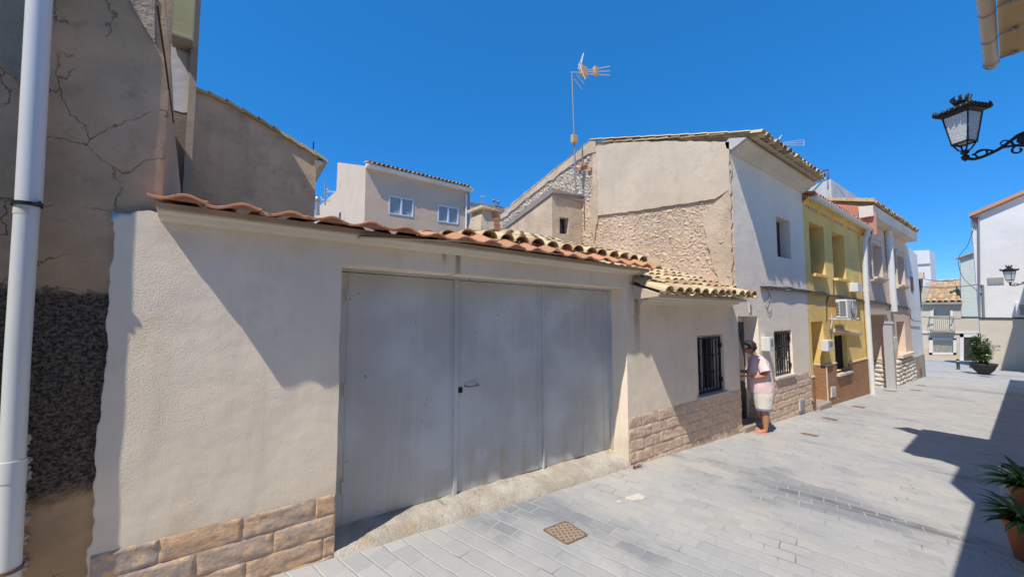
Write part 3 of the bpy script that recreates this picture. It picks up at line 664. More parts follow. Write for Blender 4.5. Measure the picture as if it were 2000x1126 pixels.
# gable wall with render, panel and rubble
GX = XW
def FG(x, y, d=0.0): q = FX(x, y, GX - d); return q
m = MB(); ridge = FG(1157, 276); back = FG(975, 424)
m.poly([V((GX, 3.4, -.6)), V((GX, 3.4, 5.0)), FG(1432, 278), ridge, back, V((GX, back.y, -1))]); m.build('gable_wall', M['rubble_bed'], wh)
def slab(name, pxs, d, mat, jit=3.0, parent=wh):
    pts = []
    for i, p in enumerate(pxs):
        q = pxs[(i + 1) % len(pxs)]; L = math.hypot(q[0] - p[0], q[1] - p[1]); k = max(1, int(L / 9))
        for j in range(k):
            f = j / k; x = p[0] + (q[0] - p[0]) * f; y = p[1] + (q[1] - p[1]) * f
            if 0 < j or k == 1: x += mnoise.noise(V((x * .15, y * .15, d))) * jit; y += mnoise.noise(V((x * .15, y * .15, 9 + d))) * jit
            pts.append((x, y))
    mb = MB(); mb.prism([FG(x, y, d) for x, y in pts], (d - .004, 0, 0)); return mb.build(name, M[mat], parent)
slab('render_panel', [(1163, 288), (1200, 279), (1300, 275), (1424, 277), (1424, 370), (1396, 388), (1330, 398), (1240, 412), (1166, 421)], .05, 'panel', 2.0)
slab('corner_render', [(1400, 392), (1423, 372), (1427.3, 300), (1429.3, 556), (1405, 553), (1392, 520), (1380, 470), (1372, 425)], .045, 'gable', 5)
slab('render_skirt', [(1138, 474), (1200, 484), (1260, 502), (1330, 528), (1390, 536), (1428, 558), (1300, 540), (1220, 528), (1138, 505)], .055, 'gable', 5)
slab('verge_render', [(1163, 272), (1163, 296), (1150, 300), (1110, 326), (1040, 378), (975, 432), (974, 420), (1040, 364), (1110, 308), (1150, 276)], .05, 'gable', 3)
slab('pilaster_render', [(1158, 300), (1165, 300), (1167, 425), (1160, 470), (1152, 440)], .06, 'gable', 2)
# stones
def inside(x, y, poly):
    r = False; j = len(poly) - 1
    for i in range(len(poly)):
        xi, yi = poly[i]; xj, yj = poly[j]
        if (yi > y) != (yj > y) and x < (xj - xi) * (y - yi) / (yj - yi) + xi: r = not r
        j = i
    return r
def rubble(name, poly, spacing, smin, smax, mat, seed, proud=.019):
    random.seed(seed); pts = []
    P = [FG(x, y) for x, y in poly]; pl = [(q.y, q.z) for q in P]
    y0, y1 = min(q[0] for q in pl), max(q[0] for q in pl); z0, z1 = min(q[1] for q in pl), max(q[1] for q in pl)
    tries = 0
    while tries < 26000:
        tries += 1; y, z = random.uniform(y0, y1), random.uniform(z0, z1)
        if not inside(y, z, pl): continue
        r = smin + (smax - smin) * random.random() ** 2.2 if tries > 900 else smax * random.uniform(.8, 1.25)
        if any((abs(y - a) / 1.4) ** 2 + (abs(z - b) / .9) ** 2 < ((r + c) * spacing) ** 2 for a, b, c in pts): continue
        pts.append((y, z, r))
    mb = MB(); bm = bmesh.new(); bmesh.ops.create_icosphere(bm, subdivisions=2, radius=1); base = [v.co.copy() for v in bm.verts]; fcs = [[v.index for v in f.verts] for f in bm.faces]; bm.free()
    for y, z, r in pts:
        sd = V((random.uniform(0, 99), 0, 0)); a = random.gauss(.1, .4); ca, sa = math.cos(a), math.sin(a); ax, az = random.uniform(1.0, 1.9), random.uniform(.6, 1.05); vs = []
        cuts = [(V((random.gauss(-.5, .5), random.gauss(0, 1), random.gauss(0, 1))).normalized(), random.uniform(.45, .85)) for _ in range(7)]
        dp = proud * random.uniform(.5, 1.25)
        for q in base:
            q = q.copy()
            for n_, h_ in cuts:
                e = q.dot(n_) - h_
                if e > 0: q = q - n_ * e
            k = 1 + .22 * mnoise.noise(q * 1.7 + sd)
            yy, zz = q.y * r * ax * k, q.z * r * az * k
            vs.append(V((GX + .004 + q.x * dp * (1.0 + r * 5) * k, y + yy * ca - zz * sa, z + yy * sa + zz * ca)))
        mb.add(vs, fcs, random.random(), False)
    return mb.build(name, M[mat], wh)
rubble('rubble_stones', [(1139, 440), (1150, 432), (1168, 424), (1245, 416), (1335, 400), (1392, 390), (1396, 400), (1374, 425), (1382, 470), (1394, 522), (1405, 545), (1330, 524), (1262, 498), (1200, 482), (1139, 472)], .72, .016, .060, 'rubble', 4)
o = rubble('rubble_stones', [(978, 432), (1040, 380), (1110, 328), (1150, 302), (1160, 300), (1156, 395), (1138, 385), (1076, 368), (1000, 425), (978, 445)], .72, .018, .066, 'rubble_pale', 8, .032)
rubble('rubble_stones', [(1140, 388), (1158, 392), (1156, 425), (1139, 440)], .74, .025, .075, 'rubble', 9)
rubble('rubble_stones', [(1384, 470), (1412, 470), (1424, 540), (1400, 540)], 1.1, .03, .055, 'rubble_pale', 19, .05)
m = MB()
for x, y, a, b in ((1140, 322, 9, 5), (1151, 331, 6, 6), (1132, 331, 5, 4)): q = FG(x, y, .05); m.box(q + V((-.02, -.012 * a, -.009 * b)), q + V((.05, .012 * a, .009 * b)), random.random(), .008)
m.build('brick_patch', M['tile_orange'], wh)
# verge tiles along the gable top (cream)
m = MB(); random.seed(5)
A, B, Cc = V((GX - .02, 3.02, 5.22)), V((GX - .02, ridge.y, ridge.z + .03)), V((GX - .02, back.y, back.z + .02))
for P, Q, r in ((A, B, .065), (B, Cc, .045)):
    L = (Q - P).length; k = int(L / .40); ax = (Q - P).normalized()
    for i in range(k):
        a = P + ax * (L * i / k); b = P + ax * (L * (i + 1) / k + .05); nseg = 8; vs = []
        for p, rr, hh in ((a, r * .85, .0), (b, r, .0)) if False else ((a, r, .012), (b, r * .82, 0)):
            for j in range(nseg + 1): an = math.pi * j / nseg; vs.append(p + V((math.cos(an) * rr, 0, math.sin(an) * rr * .6 + hh)))
        mm = nseg + 1; m.add(vs, [[j, j + 1, mm + j + 1, mm + j] for j in range(nseg)] + [list(range(mm))], random.random() * .5)
m.build('verge_tiles', M['tile_old'], wh)
# white mortar end block below the verge
m = MB(); m.prism([FG(1416, 279, .05), FG(1424, 270, .05), FG(1458, 268, .05), FG(1444, 280, .05), FG(1428, 292, .05), FG(1419, 290, .05)], (.2, 0, 0)); m.build('verge_mortar', M['parapet'], wh)

# ================================================================== STAIR SHAFT
co = FY(1078, 371, 7.43); Xc = co.x; en = V((XW, 7.43, FY(1138, 387, 7.43).z))
sh = thing('stair_tower', 'small rendered stair tower with one dark window and a sloping roof against the rubble gable', 'outbuilding', ((Xc + XW) / 2, 7.9, 2.4))
w = MB(); wq = [FY(x, y, 7.43) for x, y in ((1093, 456), (1111, 457), (1111, 426), (1093, 423))]
facade(w, [(Xc, 2.2), (XW - .01, 2.2), (XW - .01, en.z), (Xc, co.z)], [([(q.x, q.z) for q in wq], .18)], 7.43)
bkp = FX(978, 448, Xc)
w.poly([V((Xc, 7.43, 2.2)), co, bkp, V((Xc, bkp.y, 2.2))]); w.build('wall', M['gable'], sh)
w = MB(); w.prism([V((Xc - .02, 7.38, co.z - .12)), V((XW - .01, 7.38, en.z - .12)), V((XW - .01, 7.38, en.z + .02)), V((Xc - .02, 7.38, co.z + .03))], (0, .06, 0)); w.build('lintel_band', M['concrete_grey'], sh)
w = MB(); a = V((Xc - .06, 7.36, co.z + .035)); b = V((Xc - .06, bkp.y, bkp.z + .03)); w.add([a, b, b + V((.02, 0, -.13)), a + V((.02, 0, -.13)), V((XW, 7.36, en.z + .04)), V((XW, bkp.y, bkp.z + .02))], [[0, 1, 2, 3], [0, 1, 5, 4], [0, 3, 4]]); w.build('roof', M['concrete_grey'], sh)
w = MB(); w.box((wq[0].x, 7.6, wq[0].z), (wq[1].x, 7.63, wq[2].z)); w.build('window', M['glass_dark'], sh)
# ================================================================== RUINED CHIMNEY
q0 = FY(948, 450, 6.1); ch = thing('chimney', 'crumbling square chimney with a stone cap and exposed bricks behind the tile roof', 'chimney', (q0.x, 6.1, q0.z - .5))
m = MB(); cx, cy, zt_ = q0.x, 6.1, FY(948, 414, 6.1).z; zb_ = q0.z - .6
lv = [(zb_, .30), (q0.z, .25), (zt_ - .02, .19)]; vs = []
for z, r in lv: vs += [V((cx + r * a, cy + r * b, z)) for a, b in ((-1, -1), (1, -1), (1, 1), (-1, 1))]
m.add(vs, [[i * 4 + j, i * 4 + (j + 1) % 4, i * 4 + 4 + (j + 1) % 4, i * 4 + 4 + j] for i in range(2) for j in range(4)]); m.build('shaft', plaster('chimney_render', (0.56, 0.48, 0.37), .15, .9, 30, .3, flake=(0.42, 0.2, 0.11), bscale=2), ch)
m = MB(); m.box((cx - .27, cy - .27, zt_ - .02), (cx + .27, cy + .27, zt_ + .05), bev=.015)
for q in m.v: q += V((mnoise.noise(q * 9), mnoise.noise(q * 8), mnoise.noise(q * 7))) * .03
m.build('cap', M['gable'], ch)
m = MB(); random.seed(2)
for i in range(4):
    m.box((cx + .03, cy - .262 + .012 * i, q0.z - .02 + .085 * i), (cx + .165 - .01 * i, cy - .16, q0.z + .055 + .085 * i), random.random(), .006)
m.build('exposed_bricks', M['tile_orange'], ch)
# ================================================================== LEFT HOUSE (brown)
LX, LY = -0.475, 3.435
dl = V((-math.cos(ANG), -math.sin(ANG), 0)); nl = V((math.sin(ANG), -math.cos(ANG), 0))
lo = V((LX, LY, 0))
def FL(x, y, d=0.0):
    r = ray(x, y); o = lo + nl * d - V((0, 0, CZ)); t = o.dot(nl) / r.dot(nl); return V((0, 0, CZ)) + r * t
lh = thing('brown_house', 'tall old house with cracked brown render, dark rough patch and white drainpipe', 'house', (-1.6, 3.1, gz(-1.6)))
w = MB(); ns, nzz = 44, 60; vs = []
# protruding front of the same house further left; it keeps the raking sun off the brown wall
FXE = -2.0; pd = FY(303, 85, LY); FYF = 3.4 - (-0.72 - FXE) / .6 * LIGHT.y; FZT = pd.z + (pd.x - FXE) / .6
fb_ = MB(); fb_.box((-9, FYF, -1), (FXE, 9, FZT)); fb_.build('projecting_front', M['brown'], lh)
for j in range(nzz + 1):
    z = -.5 + 7.5 * j / nzz
    for i in range(ns + 1):
        s_ = 3.4 * (i / ns) ** 1.2
        d = .012 * mnoise.noise(V((s_ * 1.7, z * 1.7, 4))) + .006 * mnoise.noise(V((s_ * 6, z * 6, 4)))
        if i == 0: d = -.012 + .006 * mnoise.noise(V((0, z * 7, 4)))
        vs.append(lo + dl * s_ + nl * d + V((0.004 * mnoise.noise(V((9, z * 9, 1))) if i == 0 else 0, 0, z)))
n1 = ns + 1; w.add(vs, [[j * n1 + i, j * n1 + i + 1, (j + 1) * n1 + i + 1, (j + 1) * n1 + i] for j in range(nzz) for i in range(ns)], .5, True)
w.build('wall', M['brown'], lh)
# side wall running back, its top edge falling away from the street
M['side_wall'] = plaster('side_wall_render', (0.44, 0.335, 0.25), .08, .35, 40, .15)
sx = lambda y: -0.475 - (y - LY) * .037
w = MB(); a = FX(306, 10, LX); 
def side(px, py):   # point on the slightly skewed side wall
    r = ray(px, py); n_ = V((1, .037, 0)); o = V((LX, LY, 0)) - V((0, 0, CZ)); t = o.dot(n_) / r.dot(n_); return V((0, 0, CZ)) + r * t
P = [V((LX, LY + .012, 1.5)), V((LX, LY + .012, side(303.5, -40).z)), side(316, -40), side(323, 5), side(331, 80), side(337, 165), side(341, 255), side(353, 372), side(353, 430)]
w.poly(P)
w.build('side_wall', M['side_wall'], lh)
m = MB(); m.tube([side(x, y) + V((.003, 0, 0)) for x, y in ((306, 10), (313, 60), (322, 120), (331, 190), (338, 240))], .006, 5); m.build('wall_joint', M['dark_wood'], lh)
m = MB(); hk = side(312, 214); m.tube([hk + V((.0, 0, 0)), hk + V((.03, .0, 0)), hk + V((.035, .02, -.02)), hk + V((.03, .0, -.04)), hk + V((.028, -.02, -.03))], .004, 6); m.build('hook', M['rust'], lh)
# patches added in the outline of the wall's sunlit areas, slightly proud of it
def lpatch(name, pxs, d0, mat):
    mb = MB(); f_ = [FL(x, y, .0) for x, y in pxs]; xr = max(p.x for p in f_)
    # front face lies parallel to the street so it catches the raking sun
    base = max((p - lo).dot(nl) for p in f_)
    pr = []
    for x, y in pxs: pr.append(FY(x, y, d0))
    n = len(pr); mb.poly(pr); bk_ = [p + V((0.02, .25, 0)) for p in pr]
    mb.add(pr + bk_, [[i, (i + 1) % n, (i + 1) % n + n, i + n] for i in range(n)]); return mb.build(name, M[mat], lh)
M['patch'] = plaster('sun_patch_render', (0.44, 0.365, 0.27), .15, 1.4, 24, .2, bscale=2.4, cracks=.6)
lpatch('sun_patch', [(246, -12), (262, 22), (280, 50), (302.5, 84), (302, 30), (303, -12)], LY - .012, 'patch')
lpatch('sun_patch', [(-20, -12), (-20, 92), (8, 128), (40, 165), (52, 175), (66, -12)], LY - .012, 'patch')
# crumbling mortar beside the drainpipe foot
m = MB(); random.seed(9)
for i in range(70):
    y = random.uniform(850, 1126); x = 50 - (y - 850) * .035 + random.uniform(-6, 7) * (.5 + (y - 850) / 500); p = FL(x, y, .01); r = random.uniform(.008, .022)
    m.lathe([(0, -r), (r * 1.1, -r * .3), (r, r * .4), (0, r)], p, 6, phase=random.random())
m.build('crumbling_mortar', M['rubble_pale'], lh)
# drainpipe
SB = -0.551; PYY = 3.40 - (SB + .985 - .052 / math.sin(math.atan2(LIGHT.y, LIGHT.x))) / LIGHT.x * LIGHT.y
def FP(x, y): return FY(x, y, PYY)
cq = FY(303, 85, LY); PZT = cq.z + (cq.x - FP(78, -30).x) / .6 - .062
px_ = FP(80, -60).x; pt = [V((px_, LY, PZT)), V((px_, PYY + .03, PZT)), V((px_, PYY, PZT - .03)), FP(80, -60), FP(56, 398)]; pb = [FP(53, 400), FP(34, 700), FP(24, 905)]; pc = [FP(24, 905), FP(12, 1140)]
m = MB(); m.tube(pt, .051, 24); dp = m.build('drainpipe', M['pvc'], lh); tag(dp, 'white plastic drainpipe with black clamp')
m = MB(); m.tube([FP(53.5, 396), pb[1], pb[2]], .0475, 24); m.tube([pb[2] + V((0, 0, .02)), pb[2] - V((0, 0, .09))], .0535, 24); m.tube([pc[0], pc[1]], .051, 24); m.build('lower_pipe', M['pvc'], dp)
m = MB(); cpt = FP(53, 400); m.tube([cpt + V((0, 0, .012)), cpt - V((0, 0, .008))], .058, 24)
e = RT * .085 + FW * 0; m.box(cpt + RT * .05 + V((-.012, -.02, -.006)), cpt + RT * .066 + V((.012, .02, .012))); m.box(cpt - RT * .066 + V((-.012, -.02, -.006)), cpt - RT * .05 + V((.012, .02, .012)))
m.tube([cpt + RT * .07 + V((0, 0, -.01)), cpt + RT * .07 + V((0, 0, .02))], .008, 6); m.build('clamp', M['black'], dp)
m = MB(); cp2 = FP(14, 1112); m.tube([cp2 + V((0, 0, .012)), cp2 - V((0, 0, .008))], .058, 24); m.build('clamp', M['rust'], dp)
m = MB(); m.tube([FP(52, 408), FP(51, 420)], .0482, 24); m.build('stained_band', M['lime'], dp)
# ================================================================== NEIGHBOUR TOWER behind the side wall
tw = thing('narrow_tower_house', 'tall narrow house behind the brown wall with a yellow clad box and white upper render', 'house', (-1.2, 6.6, gz(-1)))
TY = 6.0; c1 = FY(376, 300, TY); c0 = FY(361, 300, TY)
w = MB(); HT = 6.75
x1b = c1.x * 7.45 / TY - .02
w.add([V((c0.x, TY, 1.5)), V((c1.x, TY, 1.5)), V((c1.x, TY, HT)), V((c0.x, TY, HT)), V((x1b, 7.44, 1.5)), V((x1b, 7.44, HT)), V((-5, 7.44, HT)), V((-5, TY, HT)), V((c0.x, TY, HT))], [[0, 1, 2, 3], [1, 4, 5, 2], [2, 5, 6, 7]])
w.build('corner_pilaster', plaster('tower_render', (0.45, .36, .28), .06, .2, 50, .1), tw)
p = FY(345, 213, TY + .12); lowr = FY(345, 400, TY + .12)
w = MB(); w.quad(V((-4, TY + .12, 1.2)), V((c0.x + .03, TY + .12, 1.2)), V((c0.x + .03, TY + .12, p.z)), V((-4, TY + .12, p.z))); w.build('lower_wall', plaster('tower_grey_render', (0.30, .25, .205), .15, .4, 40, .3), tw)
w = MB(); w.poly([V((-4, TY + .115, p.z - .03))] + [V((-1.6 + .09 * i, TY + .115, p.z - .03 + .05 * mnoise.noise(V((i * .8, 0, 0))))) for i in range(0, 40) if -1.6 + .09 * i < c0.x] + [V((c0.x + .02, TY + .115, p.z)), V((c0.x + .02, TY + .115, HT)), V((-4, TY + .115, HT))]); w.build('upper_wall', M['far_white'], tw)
a, b = FY(333, 64, TY - .16), FY(375, 64, TY - .16); w = MB(); w.box((a.x, TY - .16, a.z), (b.x, TY + .10, HT)); bx = w.build('clad_box', M['siding_yellow'], tw)
w = MB(); w.box((a.x - .01, TY - .18, a.z - .025), (b.x + .01, TY + .1, a.z - .002)); w.build('box_floor', M['concrete_grey'], bx)
a, b = FY(326, 62, TY - .05), FY(334, 2, TY - .05); w = MB(); w.box((a.x, TY - .06, a.z), (b.x + .02, TY + .09, HT)); w.build('window', M['white_frame'], tw)
# ================================================================== OLD GABLE HOUSE behind the garage
og = thing('old_gable_house', 'weathered brown gable wall with a tiled verge sloping down to the right, behind the garage', 'house', (-1, 7.5, gz(0)))
GYY = 7.5
w = MB(); pts = [FY(*q, GYY) for q in ((372, 440), (372, 172), (430, 194), (520, 243), (600, 292), (622, 306), (617, 340), (607, 470))]
pts[0].z = 1.0; pts[-1].z = 1.0; pts[-1].x = pts[-2].x
w.poly(pts); br = pts[-2]; w.quad(br, V((br.x, br.y, 1.0)), V((br.x, 12, 1.0)), V((br.x, 12, br.z))); w.build('gable_wall', M['old_gable'], og)
m = MB(); random.seed(12); prof = [(368, 166), (430, 189), (520, 239), (600, 289), (640, 312)]
pp = [FY(*q, GYY - .06) for q in prof]
def along(f):
    tot = [0]; 
    for i in range(len(pp) - 1): tot.append(tot[-1] + (pp[i + 1] - pp[i]).length)
    d = f * tot[-1]
    for i in range(len(pp) - 1):
        if d <= tot[i + 1] + 1e-6: return pp[i].lerp(pp[i + 1], (d - tot[i]) / (tot[i + 1] - tot[i]))
for i in range(9):
    a, b = along(i / 9), along(min(1, (i + 1.12) / 9)); m.prism([a + V((0, 0, -.02)), b + V((0, 0, -.045)), b + V((0, 0, 0)), a + V((0, 0, .035))], (0, .5, 0), random.random() * .5)
m.build('verge_tiles', M['tile_old'], og)
m = MB()
for i in range(len(pp) - 1): m.quad(pp[i] + V((0, .4, -.03)), pp[i + 1] + V((0, .4, -.03)), pp[i + 1] + V((0, 5, -.03)), pp[i] + V((0, 5, -.03)))
m.prism([FY(613, 312, 7.46), FY(640, 314, 7.46), FY(622, 325, 7.46), FY(617, 336, 7.46)], (0, 4, 0)); m.build('roof', M['concrete_grey'], og)
m = MB(); p = FY(612, 291, 7.9); m.tube([p, p - V((0, 0, -.14))], .012, 6); m.build('roof_pin', M['black'], og)
# ================================================================== BEIGE HOUSE behind
BYY = 20.0
bh = thing('beige_house', 'plain beige house with two white sliding windows seen over the tile edge', 'house', (6, BYY, -1))
cA = FY(714.5, 326, BYY); cB = FY(917.5, 374, BYY); zbot = 1.0
wA = [FY(*q, BYY) for q in ((759, 416.5), (807, 424.5), (807, 389.5), (760, 381))]; wB = [FY(*q, BYY) for q in ((855, 432), (895, 439), (895, 405.5), (856, 400))]
w = MB()
zr = lambda x: cA.z + (cB.z - cA.z) * (x - cA.x) / (cB.x - cA.x)
hol = []
for q in (wA, wB):
    x0, x1, z0, z1 = q[0].x, q[1].x, (q[0].z + q[1].z) / 2, (q[2].z + q[3].z) / 2; hol.append((rect(x0, z0, x1, z1), .12))
facade(w, [(cA.x, zbot), (cB.x, zbot), (cB.x, cB.z), (cA.x, cA.z)], hol, BYY)
w.build('front_wall', M['beige'], bh)
w = MB(); sp = [FX(x, y, cA.x) for x, y in ((714.5, 326), (659.5, 317), (657, 372), (640, 388), (612, 412), (600, 470))]
w.poly([V((cA.x, BYY, zbot)), V((cA.x, BYY, cA.z + .05))] + sp[1:] + [V((cA.x, sp[-1].y, zbot))]); w.build('side_wall', plaster('beige_side_render', (.60, .485, .38), .05, .2, 50, .1), bh)
for pts_, d in hol:
    (x0, z0), _, (x1, z1), _ = pts_; f = MB(); t_ = .06; Yw = BYY + .05
    for a, b in (((x0, z0), (x1, z0 + t_)), ((x0, z1 - t_), (x1, z1)), ((x0, z0 + t_), (x0 + t_, z1 - t_)), ((x1 - t_, z0 + t_), (x1, z1 - t_)), (((x0 + x1) / 2 - .045, z0 + t_), ((x0 + x1) / 2 + .045, z1 - t_))): f.box((a[0], Yw - .08, a[1]), (b[0], Yw + .05, b[1]))
    fo = f.build('window', M['white_frame'], bh)
    f = MB(); f.box((x0, Yw + .03, z0), (x1, Yw + .06, z1)); f.build('blind', M['shutter'], fo)
w = MB(); p = FX(664, 430, cA.x); w.box((cA.x - .03, p.y - .25, p.z - .3), (cA.x - .005, p.y + .25, p.z + .5)); w.build('side_window', M['glass_dark'], bh)
m = MB(); m.extrude_profile([(0, 0), (-.30, 0), (-.34, .04), (-.34, .16), (-.30, .18), (0, .2)], (cA.x - .02, BYY, cA.z - .06), (cB.x + .05, BYY, cB.z - .06)); m.build('eave', M['cornice_white'], bh)
m = MB(); random.seed(6)
tile_rows(m, lambda u, v: V((u, BYY - .38 + v, zr(u) + .12 + .3 * v)), lambda u, v: V((0, -.3, 1)).normalized(), [cA.x + .1 + .24 * i for i in range(int((cB.x - cA.x) / .24))], [0, .45, .9], .1, .085); m.build('roof_tiles', M['tile_far'], bh)
m = MB(); p = FY(911, 400, BYY - .1); m.tube([V((p.x, BYY - .09, zbot)), V((p.x, BYY - .09, cB.z - .25))], .06, 8); m.build('downpipe', M['pvc'], bh)
m = MB(); m.box((cB.x - .22, BYY - .02, zbot), (cB.x, BYY - .005, cB.z)); m.build('end_pier', M['concrete_grey'], bh)
fb = thing('flat_roof_building', 'distant flat topped beige wall with a drip stained parapet beyond the beige house', 'building', (10, 27, -1))
w = MB(); a, b = FY(912, 394.5, 27), FY(985, 406, 27); w.poly([V((a.x, 27, 1)), V((b.x, 27, 1)), b, a]); w.build('wall', plaster('flat_wall', (.50, .43, .355), .08, .2, 40, .5), fb)
w = MB(); w.prism([a + V((0, -.06, -.03)), b + V((0, -.06, -.03)), b + V((0, -.06, .06)), a + V((0, -.06, .06))], (0, .3, 0)); w.build('parapet_cap', M['concrete_grey'], fb)
for x, y0, y1 in ((965, 403, 391), (973, 405, 394)):
    p, q = FY(x, y0, 26.9), FY(x, y1, 26.9); t = thing('vent_cowl', 'galvanised roof vent with a flat round cap on the distant parapet, %s of the two' % ('left' if x < 970 else 'right'), 'roof vent', p, 'roof vents on the distant parapet')
    m = MB(); m.tube([p - V((0, 0, .1)), q], .09, 10); m.build('pipe', M['galv'], t); m = MB(); m.lathe([(0, .08), (.2, .0), (.2, -.05), (0, -.05)], q, 12); m.build('cap', M['galv'], t)
cf = thing('flue_pipe', 'grey flue pipe with a cowl standing beside the old gable wall', 'flue', FY(620, 410, 24))
m = MB(); m.tube([FY(620, 420, 24), FY(620, 392, 24)], .12, 10); m.build('pipe', M['galv'], cf); m = MB(); m.lathe([(.14, 0), (.17, .1), (.14, .25), (0, .27)], FY(620, 393, 24), 12); m.build('cowl', M['galv'], cf)
# ------------------------------------------------------------------ antennas
def antenna(name, label, px, Yp, mast, boom, rods, refl, r=.012, box=None, group='rooftop television antennas', mats=('galv', 'antenna_rod', 'antenna_orange')):
    base = FY(*mast[0], Yp); t = thing(name, label, 'antenna', base, group)
    m = MB(); m.tube([FY(*q, Yp) for q in mast], r * 2.2, 8); m.build('mast', M[mats[0]], t)
    m = MB(); m.tube([FY(*q, Yp) for q in boom], r, 6)
    for a, b in rods: m.tube([FY(*a, Yp), FY(*b, Yp)], r * 1.25, 6)
    m.build('boom', M[mats[1]], t)
    m = MB()
    for a, b, dy in refl: m.tube([FY(*a, Yp + dy), FY(*b, Yp + dy * 1.6)], r * 1.2, 6)
    m.build('reflector', M[mats[1]], t)
    if box:
        for x0, y0, x1, y1 in box:
            a, b = FY(x0, y1, Yp), FY(x1, y0, Yp); m = MB(); m.box((a.x, Yp - .05, a.z), (b.x, Yp + .05, b.z), bev=.015); m.build('junction_box', M[mats[2]], t)
    return t
antenna('television_antenna', 'tall antenna with orange plastic joints on a long mast above the stair tower', None, 7.15,
        [(1125, 378), (1122, 285), (1117, 142)], [(1114, 141), (1140, 142)], [((1138, 139), (1191, 130)), ((1138, 141), (1191, 139)), ((1138, 144), (1191, 147))],
        [((1132, 138), (1140, 104), .0), ((1129, 128), (1138, 116), .25), ((1133, 130), (1143, 155), -.2), ((1126, 146), (1141, 164), .0), ((1122, 155), (1137, 175), .2), ((1129, 135), (1139, 106), .3)], .010,
        [(1134, 134, 1146, 145), (1160, 133, 1166, 145), (1117, 266, 1126, 278)])
antenna('television_antenna', 'silver antenna above the white house eave with its mast hidden by the roof', None, 8.2,
        [(1516, 330), (1512, 282)], [(1511, 281), (1528, 281)], [((1526, 279), (1570, 273)), ((1526, 281), (1570, 278)), ((1526, 283), (1570, 284)), ((1570, 273), (1570, 284))],
        [((1517, 279), (1527, 264), 0), ((1515, 278), (1525, 266), .3), ((1513, 283), (1519, 299), 0), ((1517, 283), (1525, 296), .3), ((1520, 280), (1526, 292), -.2)], .013, None, mats=('galv', 'alu', 'black'))
antenna('television_antenna', 'tiny faint antenna left of the beige house with two small arrays', None, 24.5,
        [(635, 400), (635, 356)], [(633, 376), (655, 374)], [((640, 372), (655, 377)), ((622, 391), (645, 390)), ((622, 388), (645, 393))], [((634, 376), (640, 368), 0), ((634, 377), (640, 384), 0), ((622, 390), (628, 385), 0)], .022, None, mats=('galv', 'alu', 'black'))
antenna('television_antenna', 'thin distant T-shaped antenna standing on the flat parapet', None, 27.0,
        [(942, 400), (942, 383)], [(938, 383), (948, 383.5)], [], [((940, 382), (940, 385), 0), ((945, 382), (945, 385), 0)], .02, None, mats=('galv', 'alu', 'black'))
# ================================================================== YELLOW HOUSE
yh = thing('yellow_house', 'two storey ochre yellow house with a brown striated tile base and white gutter', 'house', ((XY + XP) / 2, 3.4, gz(14)))
def fr(*pq, Y=3.4): return [tuple(FY(x, y, Y).xz) for x, y in pq]
def box_of(pts): xs_ = [p[0] for p in pts]; zs_ = [p[1] for p in pts]; return ((xs_[0] + xs_[3]) / 2, (zs_[0] + zs_[1]) / 2, (xs_[1] + xs_[2]) / 2, (zs_[2] + zs_[3]) / 2)
u1 = box_of(fr((1583, 531.4), (1611.5, 539.4), (1609.4, 443.5), (1580.4, 433))); u2 = box_of(fr((1627, 541.5), (1651.5, 546.5), (1649.3, 460.4), (1625.7, 452.4)))
l1 = box_of(fr((1632, 729), (1656, 724), (1654, 653), (1630, 655))); dr = box_of(fr((1590, 795), (1614, 787), (1609, 627), (1586, 628)))
topz0, topz1 = 4.68, 4.58
w = MB()
facade(w, [(XY, .15), (dr[0], .15), (dr[0], dr[3]), (dr[2], dr[3]), (dr[2], .15), (XP, .15), (XP, topz1), (XY, topz0)], [(wob(rect(*u1), .003), .42), (wob(rect(*u2), .003), .42), (rect(l1[0], max(l1[1], .151), l1[2], l1[3]), .3)], 3.4)
DD = .75
for a, b in (((dr[0], .15), (dr[0], dr[3])), ((dr[0], dr[3]), (dr[2], dr[3])), ((dr[2], dr[3]), (dr[2], .15))): w.quad((a[0], 3.4, a[1]), (b[0], 3.4, b[1]), (b[0], 3.4 + DD, b[1]), (a[0], 3.4 + DD, a[1]))
w.poly([V((XY, 3.4, 4.68)), V((XY, 3.4, 4)), V((XY, 8, 4)), V((XY, 8, 6.0))])
w.build('wall', M['yellow'], yh)
w = MB(); fx_ = lambda x, y: FY(x, y).x
PT = 3.375
def bq(x0, x1, z1a, z1b): w.prism([(x0, PT, -1.2), (x1, PT, -1.2), (x1, PT, z1b), (x0, PT, z1a)], (0, .024, 0))
b0 = FY(1577, 725); b1 = FY(1590, 723); b2 = FY(1613, 715); b3 = FY(1630, 711.5); b4 = FY(1656, 704); b5 = FY(1687, 702)
zt1 = .24
zp = FY(1640, 732).z
facade(w, [(XY + .02, -1.2), (dr[0], -1.2), (dr[0], .18), (XY + .02, .18)], [], PT)
zR = FY(1685, 702).z; zL = FY(1613, 714).z
facade(w, [(dr[2], -1.2), (XP, -1.2), (XP, zR), (l1[2], zR), (l1[2], l1[1]), (l1[0], l1[1]), (l1[0], zL), (dr[2], zL)], [], PT)
w.quad((dr[2] - .002, PT, -1.2), (dr[2] - .002, 3.4 + DD, -1.2), (dr[2] - .002, 3.4 + DD, zL), (dr[2] - .002, PT, zL))
w.build('tiled_base', M['striated'], yh)
w = MB()
for x0, x1, z in ((XY + .02, dr[0], .18), (dr[2], l1[0], zL), (l1[2], XP, zR)): w.box((x0, PT - .012, z), (x1, 3.398, z + .035))
w.box((dr[2] - .012, PT - .01, zL), (dr[2] + .0, 3.4 + DD, zL + .035)); w.box((dr[2] - .02, PT - .01, -1.2), (dr[2] + .03, PT + .012, zL)); w.build('base_trim', M['cream_trim'], yh)
